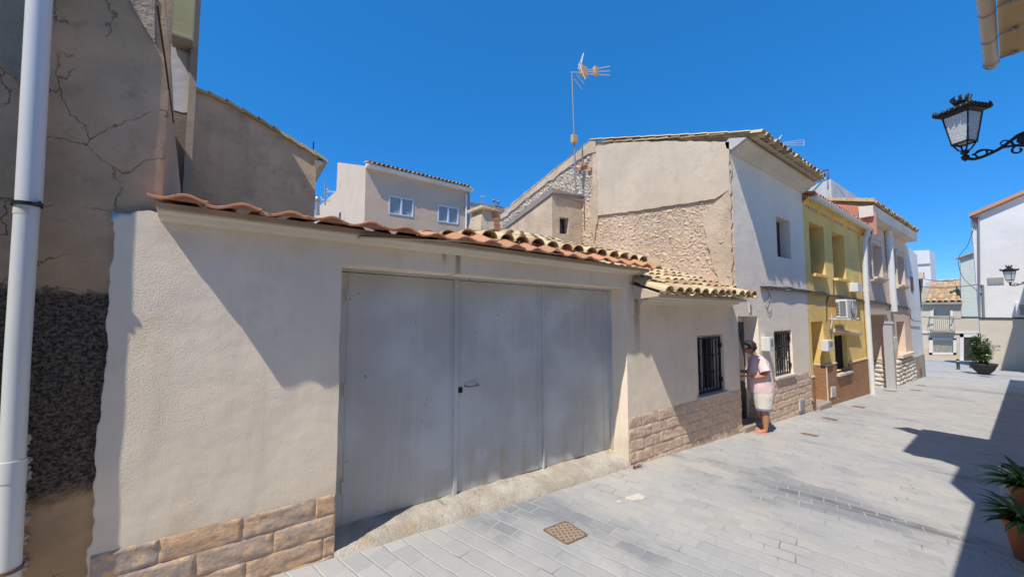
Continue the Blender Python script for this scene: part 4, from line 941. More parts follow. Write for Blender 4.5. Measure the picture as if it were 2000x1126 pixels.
for q in (u1, u2):
    f = MB(); f.box((q[0] + .02, 3.74, q[1]), (q[2], 3.80, q[3])); wo = f.build('window', M['glass_dark'], yh)
    f = MB(); f.box((q[0] - .02, 3.30, q[1] - .08), (q[2] + .02, 3.60, q[1] - .002), bev=.006); f.build('sill', M['yellow'], wo)
    f = MB(); 
    for i in range(20): z = q[1] + .05 + (q[3] - q[1] - .5) * i / 20; f.box((q[0] + .01, 3.52 , z), (q[0] + .16, 3.72, z + .05))
    if q is u1: f.build('louvred_shutter', M['trim_white'], wo)
f = MB(); f.box((l1[0], 3.62, l1[1]), (l1[2], 3.66, l1[3])); wo = f.build('window', M['glass_dark'], yh)
f = MB()
for i in range(9): x = l1[0] + .06 + (l1[2] - l1[0] - .12) * i / 8; f.box((x - .012, 3.50, l1[1]), (x + .012, 3.525, l1[3]))
f.build('grille', M['black'], wo); f = MB(); f.box((l1[0] - .05, 3.30, l1[1] - .06), (l1[2] + .05, 3.66, l1[1] - .001)); f.build('sill', M['marble'], wo)
f = MB(); f.box((dr[0], 3.4 + DD - .05, -1.1), (dr[2], 3.4 + DD, dr[3])); dd = f.build('front_door', M['dark_wood'], yh); f = MB(); f.box((dr[0] + .03, 3.78, .95), (dr[0] + 1.0, 4.1, 1.5)); f.build('blind_box', M['trim_white'], dd)
f = MB(); f.box((dr[0], 3.30, -1.2), (dr[2], 3.4 + DD, gz(13) + .16), bev=.01); f.build('doorstep', M['stepstone'], yh)
a, b = FY(1637, 645, 3.3), FY(1685, 652, 3.3); f = MB(); f.extrude_profile([(0, .06), (-.10, .04), (-.10, -.01), (-.04, -.04), (0, -.05)], (a.x, 3.4, a.z), (b.x, 3.4, b.z)); f.build('ledge', M['cream_trim'], yh)
# pale tabs standing in for spots of sun on the wall below the gutter
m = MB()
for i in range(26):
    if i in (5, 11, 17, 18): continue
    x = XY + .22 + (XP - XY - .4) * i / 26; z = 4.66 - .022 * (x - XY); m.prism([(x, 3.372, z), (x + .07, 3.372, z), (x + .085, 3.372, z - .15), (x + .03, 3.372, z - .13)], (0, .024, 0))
m.build('eave_sun_spots', M['cream_trim'], yh)
# roof, gutter
YS = .36
def ybase(u, v): return V((u, 3.20 + v, 4.76 - .022 * (u - XY) + YS * v))
m = MB(); random.seed(31); us = [XY + .1 + .225 * i for i in range(int((XP - XY) / .225))]
tile_rows(m, ybase, lambda u, v: V((0, -YS, 1)).normalized(), us, [0, .33, .64, .95, 1.27], .095, .075, jit=.015); m.build('barrel_tile_roof', M['tile_orange'], yh)
m = MB(); m.quad(ybase(XY, .1), ybase(XP, .1), ybase(XP, 5), ybase(XY, 5)); m.build('roof_bed', M['orange_wall'], yh); m = MB(); m.quad(V((XY, 3.398, 4.60)), V((XP, 3.398, 4.46)), ybase(XP, .06) - V((0, 0, .03)), ybase(XY, .06) - V((0, 0, .03))); m.build('soffit', M['yellow'], yh)
m = MB(); A = V((XY + .02, 3.155, 4.73)); B = V((XP + .05, 3.155, 4.60)); n_ = 9; vs = []
for P in (A, B):
    for rr in (.085, .075): vs += [P + V((0, -math.cos(math.pi * k / n_) * rr, -math.sin(math.pi * k / n_) * rr)) for k in range(n_ + 1)]
q = n_ + 1
m.add(vs, [[k, k + 1, 2 * q + k + 1, 2 * q + k] for k in range(n_)] + [[q + k, q + k + 1, 3 * q + k + 1, 3 * q + k] for k in range(n_)] + [[0, q, 3 * q, 2 * q], [n_, q + n_, 3 * q + n_, 2 * q + n_]])
m.add(vs[:q], [list(range(q))]); m.add(vs[2 * q:3 * q], [list(range(q))]); m.build('gutter', M['pvc'], yh)
p0 = FY(1681, 462, 3.2); pipe_b = FY(1691.5, 771, 3.28)
m = MB(); m.tube([V((B.x - .30, 3.17, 4.55)), V((B.x - .32, 3.19, 4.42)), V((XP - .28, 3.27, 4.2)), V((XP - .30, 3.30, 2.5)), V((XP - .22, 3.30, gz(XP) - .02))], .075, 14); m.tube([V((XP - .29, 3.30, 2.6)), V((XP - .29, 3.30, 2.48))], .085, 14); m.build('downpipe', M['pvc'], yh)
# ================================================================== PINK HOUSE
ph = thing('pink_house', 'two storey salmon pink house with pale window surrounds and white split stone base', 'house', ((XP + XB) / 2, 3.4, gz(20)))
w = MB()
v1 = box_of(fr((1700.5, 541), (1719, 543), (1717, 480), (1700, 478))); v2 = box_of(fr((1749, 556), (1763, 558), (1761.5, 502), (1748.5, 499)))
gd = box_of(fr((1694, 752), (1733, 745), (1728, 614.7), (1692.5, 613.5))); gd = (max(gd[0], XP + .03),) + gd[1:]; lwn = box_of(fr((1753, 692), (1769, 689), (1767.6, 627), (1752, 628)))
zE0, zE1 = FY(1685, 436).z, FY(1779, 480).z
facade(w, [(XP, -1.3), (gd[0], -1.3), (gd[0], gd[3]), (gd[2], gd[3]), (gd[2], -1.4), (XB, -1.5), (XB, 5.0), (XP, 5.0)], [(rect(*v1), .3), (rect(*v2), .3), (rect(*lwn), .55)], 3.4)
GD = 1.3
for a, b in (((gd[0], -1.3), (gd[0], gd[3])), ((gd[0], gd[3]), (gd[2], gd[3])), ((gd[2], gd[3]), (gd[2], -1.4))): w.quad((a[0], 3.4, a[1]), (b[0], 3.4, b[1]), (b[0], 3.4 + GD, b[1]), (a[0], 3.4 + GD, a[1]))
w.build('wall', M['pink'], ph)
# orange side gable above the yellow roof
w = MB(); w.poly([V((XP, 3.0, 4.4)), V((XP, 3.0, 5.08)), FX(1699, 404, XP), FX(1608, 395.5, XP), V((XP, FX(1608, 396, XP).y, 4.4))]); w.build('side_gable', M['orange_wall'], ph)
m = MB(); a, b = FX(1712, 404, XP - .05), FX(1606, 391, XP - .05); a = V((XP - .1, 3.0, 5.48)); k = 8
for i in range(k): p, q = a.lerp(b, i / k), a.lerp(b, (i + 1.1) / k); m.prism([p, q, q + V((0, 0, .09)), p + V((0, 0, .13))], (.28, 0, 0), random.random() * .4)
m.build('verge_tiles', M['tile_old'], ph)
# concrete eave
m = MB(); m.extrude_profile([(0, .0), (-.36, .01), (-.36, .33), (-.40, .35), (0, .40)], (XP - .12, 3.4, 5.0), (XB + .1, 3.4, 5.0)); m.build('eave', M['cornice_white'], ph)
m = MB(); random.seed(41); us = [XP + .05 + .24 * i for i in range(int((XB - XP) / .24))]
tile_rows(m, lambda u, v: V((u, 2.96 + v, 5.38 + .33 * v)), lambda u, v: V((0, -.33, 1)).normalized(), us, [0, .4, .8], .1, .085, jit=.01); m.build('barrel_tile_roof', M['tile_old'], ph)
m = MB(); m.quad((XP, 3.02, 5.41), (XB, 3.02, 5.41), (XB, 7, 6.75), (XP, 7, 6.75)); m.build('roof_bed', M['concrete_grey'], ph)
for q in (v1, v2):
    f = MB(); e = .12
    for a, b in (((q[0] - e, q[1]), (q[0], q[3])), ((q[2], q[1]), (q[2] + e, q[3])), ((q[0] - e, q[3]), (q[2] + e, q[3] + .22))): f.box((a[0], 3.33, a[1]), (b[0], 3.398, b[1]))
    f.box((q[0] - e - .05, 3.29, q[3] + .16), (q[2] + e + .05, 3.397, q[3] + .235)); fo = f.build('window_surround', M['cream_trim'], ph)
    f = MB(); f.extrude_profile([(0, .0), (-.20, -.0), (-.20, -.06), (-.12, -.09), (-.08, -.15), (0, -.16)], (q[0] - .2, 3.4, q[1]), (q[2] + .2, 3.4, q[1])); f.build('sill', M['cream_trim'], fo)
    f = MB(); f.box((q[0], 3.66, q[1]), (q[2], 3.69, q[3])); f.build('shutter', M['shutter'], fo)
f = MB(); f.box((lwn[0], 3.92, lwn[1]), (lwn[2], 3.95, lwn[3])); fo = f.build('window', M['shutter'], ph); f = MB(); f.box((lwn[0] - .15, 3.25, lwn[1] - .12), (lwn[2] + .9, 3.95, lwn[1] - .001)); f.build('sill', M['cream_trim'], fo)
f = MB(); f.box((gd[0], 3.4 + GD - .05, -1.3), (gd[2], 3.4 + GD, gd[3])); f.build('entrance_door', M['cream_trim'], ph)
f = MB(); f.box((gd[0] - .1, 3.28, gd[3]), (gd[2] + .4, 3.399, gd[3] + .14)); f.build('lintel', M['cream_trim'], ph)
s = MB(); stones(s, gd[2] + .02, gd[2] + .6, 0.02, -1.7, .16, .5, 3.4, .06, .01, .3, rough=1.6, nx=6, nz=5); s.build('split_stone_pier', M['stone_w'], ph); s = MB(); stones(s, 3.40, 3.4 + GD, .02, -1.7, .16, .5, 0, .06, .01, .3, axis='y', xfix=gd[2], rough=1.8, nx=6, nz=5); s.build('split_stone_reveal', M['stone_w'], ph); s = MB()
zs = FY(1760, 697).z - .06; xs0 = FY(1748, 700).x; stones(s, xs0, XB - .03, zs, -1.9, .16, .6, 3.4, .09, .012, .3, rough=2.2, nx=8, nz=5); s.build('split_stone_base', M['stone_w'], ph)
f = MB(); f.box((gd[2] - .05, 3.30, .02), (gd[2] + .62, 3.4, .09)); f.box((gd[2] - .06, 3.4, .02), (gd[2] - .001, 3.4 + GD, .09)); f.build('base_trim', M['cream_trim'], ph)
xd_ = FY(1731.5, 520).x; m = MB(); m.tube([V((xd_, 3.29, 5.0)), V((xd_ + .1, 3.29, FY(1735, 608).z)), ], .11, 14); m.build('downpipe', M['pvc'], ph)
a, b = FY(1737.5, 632, 3.2), FY(1746.5, 745, 3.2); m = MB(); m.box((a.x, 3.14, gz(a.x) - .1), (b.x, 3.39, a.z)); 
k = 44
for i in range(k): z = gz(a.x) + .25 + (a.z - gz(a.x) - .3) * i / k; m.box((a.x - .02, 3.115, z), (b.x + .02, 3.139, z + .022))
m.box((a.x - .03, 3.1, a.z), (b.x + .03, 3.395, a.z + .09)); m.build('ribbed_pipe_cover', M['louver'], ph)
fl = FX(1704, 402, XP + 1.2); fl = FY(1704, 405, 6.5); t = thing('black_flue', 'square black chimney flue with flat cap on the pink house roof', 'flue', fl)
m = MB(); m.box(fl + V((-.17, -.17, -.9)), fl + V((.17, .17, .02))); m.build('pipe', M['black'], t); m = MB(); m.box(fl + V((-.26, -.26, .02)), fl + V((.26, .26, .17))); m.box(fl + V((-.33, -.33, .2)), fl + V((.33, .33, .24)));  m.build('cap', M['black'], t)
# rooftop parapet + rail
pb_ = thing('rooftop_parapet', 'stained whitewashed rooftop block standing behind the yellow house roof', 'building', (24, 7, 3)); c0 = FY(1622.5, 349.5, 7.2)
m = MB(); r1 = FY(1716, 402, 7.2); m.poly([V((c0.x, 7.2, 4)), c0, V((r1.x + 6, 7.2, c0.z - .15)), V((r1.x + 6, 7.2, 4))]); l_ = FX(1588, 362, c0.x); m.poly([V((c0.x, 7.2, 4)), c0, V((c0.x, l_.y, l_.z)), V((c0.x, l_.y + 2, l_.z)), V((c0.x, l_.y + 2, 4))]); m.build('wall', M['parapet'], pb_)
t = thing('roof_rail', 'thin dark red steel rail rising above the white rooftop block', 'railing', FY(1617, 349, 7.25)); m = MB(); m.tube([FY(1617.5, 350, 7.25), FY(1617.5, 331, 7.25), FY(1572, 345, 8.3)], .045, 6); m.build('rail', M['maroon'], t)
# ================================================================== PALE BLUE HOUSE, far blocks
bl = thing('pale_blue_house', 'narrow pale blue rendered house end next to the pink house', 'house', ((XB + XE) / 2, 3.4, gz(25)))
w = MB(); zt0 = FY(1778, 482).z
facade(w, [(XB, -2), (XE, -2), (XE, FY(1797, 500).z), (XB, zt0)], [], 3.4); w.quad((XE, 3.4, -2), (XE, 8, -2), (XE, 8, zt0), (XE, 3.4, FY(1797, 500).z)); w.quad((XB, 3.4, zt0), (XE, 3.4, FY(1797, 500).z), (XE, 8, zt0 + .5), (XB, 8, zt0 + .5)); w.quad((XB, 3.4, 4), (XB, 8, 4), (XB, 8, zt0 + .5), (XB, 3.4, zt0)); w.build('wall', M['pale_blue'], bl)
q = box_of(fr((1778.5, 567), (1783, 569), (1782, 541), (1777.5, 540))); f = MB(); f.box((q[0], 3.37, q[1]), (q[2], 3.399, q[3])); f.build('window', M['maroon'], bl)
f = MB(); f.box((XB + .02, 3.375, -2), (XE - .02, 3.397, -.22)); f.build('grey_base', M['concrete_grey'], bl)
q = box_of(fr((1795, 733), (1798, 731), (1798, 718), (1795.5, 718))); f = MB(); f.box((q[0] - .1, 3.35, q[1]), (q[2], 3.373, q[3])); f.build('vent_cover', M['rust'], bl)
nb_ = thing('corner_house', 'narrow house edge with brown trimmed openings beyond the pale blue house', 'house', (29, 4, -1.5))
w = MB(); a = FX(1787, 531, 31); b = FX(1803, 539, 31); w.poly([FX(1783, 760, 31), FX(1783, 531, 31), b + V((0, .7, .2)), V((31, b.y - .0, b.z)), FX(1798.5, 700, 31)]); w.build('wall', M['far_cream'], nb_)
w = MB(); q = FX(1783, 533, 30.9); w.box((30.5, FX(1806, 540, 30.9).y, q.z - .35), (30.95, FX(1785, 540, 30.9).y, q.z)); w.build('cornice', M['cream_trim'], nb_)
w = MB(); a, b = FX(1790, 600, 30.9), FX(1797, 548, 30.9); w.box((30.85, b.y, a.z), (30.95, a.y, b.z)); w.build('window', M['dark_wood'], nb_)
wt = thing('white_block', 'plain white boxy upper block far down the street', 'building', (60, 12, 0))
w = MB(); p = FX(1782, 486, 60); q = FX(1815, 488, 60); r_ = FX(1825, 493, 60); w.quad(V((60, p.y + 3, -3)), V((60, q.y, -3)), V((60, q.y, q.z)), V((60, p.y + 3, p.z))); w.quad(V((60, q.y, -3)), V((66, FX(1825, 493, 66).y, -3)), FX(1825, 493, 66), V((60, q.y, q.z))); w.build('wall', M['far_white'], wt)
w = MB(); z = FX(1800, 515, 60).z; w.box((59.9, q.y, z - .12), (59.99, p.y + 3, z)); w.build('string_course', M['concrete_grey'], wt)
# far house with tiled roof and balcony
FXX = 50.0
fh = thing('far_balcony_house', 'small cream house at the street end with tiled roof, balcony and stone base', 'house', (FXX, 7, gz(FXX)))
def P5(x, y, d=0): return FX(x, y, FXX - d)
def yz(*pq): return [tuple(P5(*p).yz) for p in pq]
w = MB(); hs = []
bd = yz((1822.5, 642), (1856, 642), (1856, 602), (1822.5, 602)); lw_ = yz((1821.5, 688), (1862, 688), (1862, 663.5), (1821.5, 663.5)); fd = yz((1882.5, 703.5), (1909.5, 705), (1909.5, 658), (1882.5, 658))
loops = [[V((y, z, 0)) for y, z in yz((1790, 740), (1912.5, 740), (1912.5, 588), (1790, 588))]] + [[V((y, z, 0)) for y, z in h_] for h_ in (bd, lw_)]
flat = [p for l in loops for p in l]; w.add([V((FXX, p.x, p.y)) for p in flat], [list(t) for t in tessellate_polygon(loops)]); w.build('wall', M['far_cream'], fh)
def sheet(mb, h_, d): mb.prism([V((FXX - d, y, z)) for y, z in h_], (.05, 0, 0))
w = MB(); sheet(w, bd, -.25); bo = w.build('balcony_door', M['lime'], fh)
w = MB(); sheet(w, lw_, -.2); lo_ = w.build('window', M['lime'], fh)
w = MB()
for q in ((1815, 692, 1821.5, 660), (1862, 692, 1868, 660), (1815, 663.5, 1868, 659.5), (1815, 692, 1868, 688)): sheet(w, yz((q[0], q[1]), (q[2], q[1]), (q[2], q[3]), (q[0], q[3])), .06)
w.build('surround', M['trim_white'], lo_)
w = MB()
for q in ((1875, 704, 1882.5, 651), (1909.5, 705, 1912.4, 651), (1875, 658, 1912.4, 651)): sheet(w, yz((q[0], q[1]), (q[2], q[1]), (q[2], q[3]), (q[0], q[3])), .07)
do = w.build('door_surround', M['trim_white'], fh)
w = MB(); sheet(w, fd, .01); w.build('front_door', M['dark_wood'], do); w = MB(); sheet(w, yz((1886, 697), (1905, 697), (1905, 664), (1886, 664)), .03); w.build('door_glass', M['glass_dark'], do)
w = MB(); sheet(w, yz((1800, 650), (1912.4, 650.5), (1912.4, 647), (1800, 646)), .10); w.build('string_course', M['trim_white'], fh)
w = MB(); 
for q in ((1817, 606, 1822.5, 643), (1856, 606, 1861, 643)): sheet(w, yz((q[0], q[3]), (q[2], q[3]), (q[2], q[1]), (q[0], q[1])), .05)
w.build('door_jambs', M['trim_white'], bo)
w = MB(); sheet(w, yz((1803, 702), (1876, 705), (1876, 681), (1868.5, 681), (1868.5, 692.5), (1814.5, 692.5), (1814.5, 679), (1803, 679)), .04); w.build('stone_base', M['rubble'], fh)
w = MB(); ba = P5(1816, 645, .5); bb = P5(1864, 645, .5); zt_ = P5(1816, 619, .5).z; w.box((FXX - .5, bb.y, ba.z - .12), (FXX, ba.y, ba.z)); bl_ = w.build('balcony', M['concrete_grey'], fh)
w = MB()
for i in range(13): y = ba.y + (bb.y - ba.y) * i / 12; w.box((FXX - .48, y - .013, ba.z), (FXX - .46, y + .013, zt_))
w.box((FXX - .5, bb.y, zt_), (FXX - .44, ba.y, zt_ + .06)); w.box((FXX - .48, ba.y - .05, zt_ - .0), (FXX, ba.y, zt_ + .05)); w.box((FXX - .48, bb.y, zt_), (FXX, bb.y + .05, zt_ + .05)); w.build('railing', M['rail'], bl_)
w = MB()
for i in range(9): a = P5(1824 + i * 4.5, 687, .06); b = P5(1824 + i * 4.5, 665, .06); w.box((FXX - .06, a.y - .018, a.z), (FXX - .03, a.y + .018, b.z))
w.build('grille', M['rail'], lo_)
ea = P5(1794, 590, .35); eb = P5(1878.5, 590, .35); ta = FX(1801.5, 553, FXX + 4.2); RSL = (ta.z - ea.z) / 4.55
m = MB(); random.seed(51); ysn = int(abs(ea.y - eb.y) / .36)
tile_rows(m, lambda u, v: V((FXX - .35 + v, u, ea.z + RSL * v)), lambda u, v: V((-RSL, 0, 1)).normalized(), [eb.y + .15 + .36 * i for i in range(ysn)], [0] + [.55 * i for i in range(1, 10)], .155, .13, seg=5, jit=.03); m.build('tile_roof', M['tile_far'], fh)
m = MB(); m.quad((FXX - .3, eb.y, ea.z + .02), (FXX - .3, ea.y, ea.z + .02), (FXX + 4.2, ea.y, ea.z + RSL * 4.8), (FXX + 4.2, eb.y, ea.z + RSL * 4.8)); m.box((FXX - .36, eb.y, ea.z - .2), (FXX, ea.y, ea.z - .03)); m.build('eave', M['concrete_grey'], fh)
# siding block
sb = thing('siding_block', 'narrow pale green block with horizontal siding between the far roof and the white house', 'building', (50, 4.5, gz(50)))
SXX = 49.9; w = MB(); w.poly([FX(x, y, SXX) for x, y in ((1878, 617.5), (1914, 618), (1914, 489), (1907, 491), (1872, 503), (1876, 512))]); a = FX(1878, 617.5, SXX); w.quad(a, FX(1876, 512, SXX), FX(1876, 512, SXX) + V((2, .2, 0)), a + V((2, .2, 0))); w.build('wall', M['siding'], sb)
w = MB(); w.prism([FX(x, y, SXX - .3) for x, y in ((1865, 506), (1908, 491.5), (1908, 489.5), (1865, 504))], (.6, 0, 0)); w.build('roof_edge', M['tile_orange'], sb)
# right white house closing the street
WX = 40.0
rw = thing('white_end_house', 'tall white house with beige lower storey closing the street on the right', 'house', (WX, 0, gz(WX)))
w = MB(); bl0 = FX(1912, 619, WX); tl = FX(1908.5, 424, WX); tr = FX(2000, 384, WX); sl = (tr.z - tl.z) / (tr.y - tl.y)
w.poly([V((WX, bl0.y, bl0.z)), V((WX, -14, bl0.z)), V((WX, -14, tl.z + 2.5)), V((WX, -6, tl.z + sl * (-6 - tl.y))), V((WX, bl0.y, tl.z))])
w.quad(V((WX, bl0.y, bl0.z)), V((WX + 1.2, bl0.y + .1, bl0.z)), V((WX + 1.2, bl0.y + .1, tl.z)), V((WX, bl0.y, tl.z))); w.build('upper_wall', M['far_white'], rw)
w = MB(); w.quad((WX, bl0.y, -2.4), (WX, -14, -2.4), (WX, -14, bl0.z), (WX, bl0.y, bl0.z)); w.quad((WX, bl0.y, -2.4), (WX + 1.2, bl0.y + .1, -2.4), (WX + 1.2, bl0.y + .1, bl0.z), (WX, bl0.y, bl0.z)); w.build('lower_wall', M['far_cream'], rw)
w = MB(); a = FX(1893, 421, WX - .3); w.prism([V((WX - .35, a.y, a.z + .12)), V((WX - .35, -6, tl.z + sl * (-6 - tl.y) + .2)), V((WX - .35, -6, tl.z + sl * (-6 - tl.y) + .02)), V((WX - .35, a.y, a.z - .08))], (3, 0, 0)); w.build('roof_edge', M['tile_orange'], rw)
w = MB(); w.prism([V((WX - .25, a.y, a.z - .09)), V((WX - .25, tl.y, tl.z - .05)), V((WX - .25, tl.y, tl.z - .5))], (.2, 0, 0)); w.build('eave_end', M['maroon'], rw)
w = MB(); a, b = FX(1929, 555, WX - .02), FX(1960, 541, WX - .02); w.box((WX - .06, b.y, a.z), (WX - .01, a.y, b.z)); fo = w.build('grilled_window', M['concrete_grey'], rw)
w = MB(); n_ = 3
for i in range(3): 
    y0 = a.y + (b.y - a.y) * (i + .12) / 3; y1 = a.y + (b.y - a.y) * (i + .88) / 3; w.box((WX - .075, y1, a.z + .08), (WX - .062, y0, b.z - .1))
w.build('vent_panels', M['shutter'], fo)
w = MB(); 
for x0, y0, x1, y1 in ((1911, 424, 1913, 619), (1919.5, 556, 1921.5, 620)): w.tube([FX(x0, y0, WX - .08), FX(x1, y1, WX - .08)], .055, 6)
w.tube([FX(1912, 555, WX - .08), FX(1919.5, 556, WX - .08)], .045, 6); w.tube([FX(1912, 571, WX - .08), FX(1922, 570, WX - .08)], .045, 6); w.build('conduit', M['galv'], rw)
w = MB(); a = FX(1912, 620, WX - .05); w.box((WX - .07, -14, a.z - .06), (WX - .01, a.y, a.z + .02)); w.build('cable_run', M['cable'], rw)
p = FX(1997, 604, WX - .3); t = thing('meter_cabinet', 'white cabinet on the shaded part of the white end house wall', 'cabinet', p); m = MB(); m.box(p + V((-.2, -.25, -.45)), p + V((.28, .25, .45)), bev=.03); m.build('box', M['trim_white'], t); m = MB(); m.box(p + V((-.22, -.2, -.35)), p + V((-.201, .1, .3))); m.build('door', M['concrete_grey'], t)
# ================================================================== RIGHT HAND BUILDINGS (beside and behind the camera; they throw the street shadow)
M['right_wall'] = plaster('right_house_render', (0.70, 0.58, 0.46), .08, .3, 50, .15, .3)
M['soffit'] = plaster('soffit_render', (0.56, 0.42, 0.25), .1, .3, 40, .2)
def right_house(label, x0, x1, wallY, eave, ez, back=-9, lift=0.0, emat='cream_trim'):
    t = thing('right_side_house', label, 'house', ((x0 + x1) / 2, wallY, gz((x0 + x1) / 2)))
    w = MB(); w.quad((x0, wallY, -3), (x1, wallY, -3), (x1, wallY, ez), (x0, wallY, ez)); w.quad((x1, wallY, -3), (x1, back, -3), (x1, back, ez), (x1, wallY, ez)); w.quad((x0, wallY, -3), (x0, back, -3), (x0, back, ez), (x0, wallY, ez)); w.build('wall', M['right_wall'], t)
    m = MB(); n = len(eave); ins = [V((p[0], wallY - .2, ez)) for p in eave]; out = [V((p[0], p[1], ez)) for p in eave]
    m.prism([p + V((0, 0, lift)) for p in out] + [V((x1, back, ez + lift)), V((x0, back, ez + lift))], (0, 0, .13)); m.build('eave', M[emat], t)
    m = MB(); o2 = [p + V((0, -.02, .135)) for p in out]; bk_ = [V((p.x, -5.5, ez + 1.0)) for p in o2]
    for i in range(n - 1): m.quad(o2[i], o2[i + 1], bk_[i + 1], bk_[i])
    m.build('roof', M['tile_old'], t); return t
def eave_from_shadow(gp, ez):   # ground shadow corner -> eave corner along the sun direction
    k = ez - gp.z; return (gp.x - LIGHT.x * k, gp.y - LIGHT.y * k)
EZ = 5.15; EZL = 3.3
s = [eave_from_shadow(G(*q), EZL) for q in ((1870, 1126), (1916, 957))]
right_house('rendered house on the near right, behind the camera, with a plain eave', -12, s[1][0], -1.6, [(-12, s[0][1] - .02), (s[0][0], s[0][1]), s[1]], EZL)
s2 = [eave_from_shadow(G(*q), EZ) for q in ((1916, 957), (1874, 912), (1836, 899), (1799, 893), (1840, 825))]
gend = FT(1936, 128, 1.0) - V((0, 0, CZ)); kk = (EZ - .02 - CZ) / gend.z; GE = V((gend.x * kk, gend.y * kk, EZ))
x_end = GE.x + .05
r2 = right_house('rendered house on the right whose gutter end and soffit show at the top corner', s2[0][0] + .02, x_end, -.42, [(s2[0][0] + .02, s2[0][1] - .02), (s2[1][0], s2[1][1]), (s2[2][0], s2[2][1]), (GE.x * .68, GE.y * .68 - .075), (x_end, GE.y - .075)], EZ, lift=.05, emat='soffit')
A = V((GE.x * .70, GE.y * .70, EZ + .02)); B = GE + V((0, -.0, .02)); rg = .065
m = MB(); dirv = (B - A).normalized(); sd = V((0, 0, 1)).cross(dirv).normalized(); n_ = 12; vs = []
for P in (A, B): vs += [P + sd * math.cos(math.pi * k / n_) * rg - V((0, 0, 1)) * math.sin(math.pi * k / n_) * rg for k in range(n_ + 1)]
q = n_ + 1; m.add(vs, [[k, k + 1, q + k + 1, q + k] for k in range(n_)], .5, True); m.add(vs[q:], [list(range(q))]); m.build('gutter', M['beige_pvc'], r2)
for f in (-.06, -.75, -1.45):
    m = MB()
    P = B + dirv * f; vs = []
    for dd in (-.012, .012): vs += [P + dirv * dd + sd * math.cos(math.pi * k / n_) * (rg + .006) - V((0, 0, 1)) * math.sin(math.pi * k / n_) * (rg + .006) for k in range(n_ + 1)]
    m.add(vs, [[k, k + 1, q + k + 1, q + k] for k in range(n_)]); m.tube([P - sd * (rg + .006), P - sd * (rg + .16)], .012, 6); m.lathe([(0, -.04), (.02, -.03), (.02, .03), (0, .04)], P - sd * (rg + .12), 8, axis=dirv); m.build('gutter_bracket', M['galv'], r2)
m = MB(); m.lathe([(rg + .004, 0), (rg + .01, .06), (.0, .07)], B, 14, axis=dirv); m.build('gutter_end_cap', M['galv'], r2)
s3 = [eave_from_shadow(G(*q), EZL) for q in ((1945, 832), (1975, 740))]
right_house('rendered house further down on the right, set back from the street', x_end + .04, 27.4, -1.2, [(x_end + .04, s3[0][1] - .02), s3[0], (27.4, min(.2, s3[1][1]))], EZL)
Y0 = FX(1957, 735, WX).y; ez4 = 7.0
right_house('taller rendered house on the far right shading the white end house', 33.0, 39.9, -1.0, [(33.0, Y0 - LIGHT.y * (ez4 + 1.85)), (39.9, Y0 - LIGHT.y * (ez4 + 1.85))], ez4)

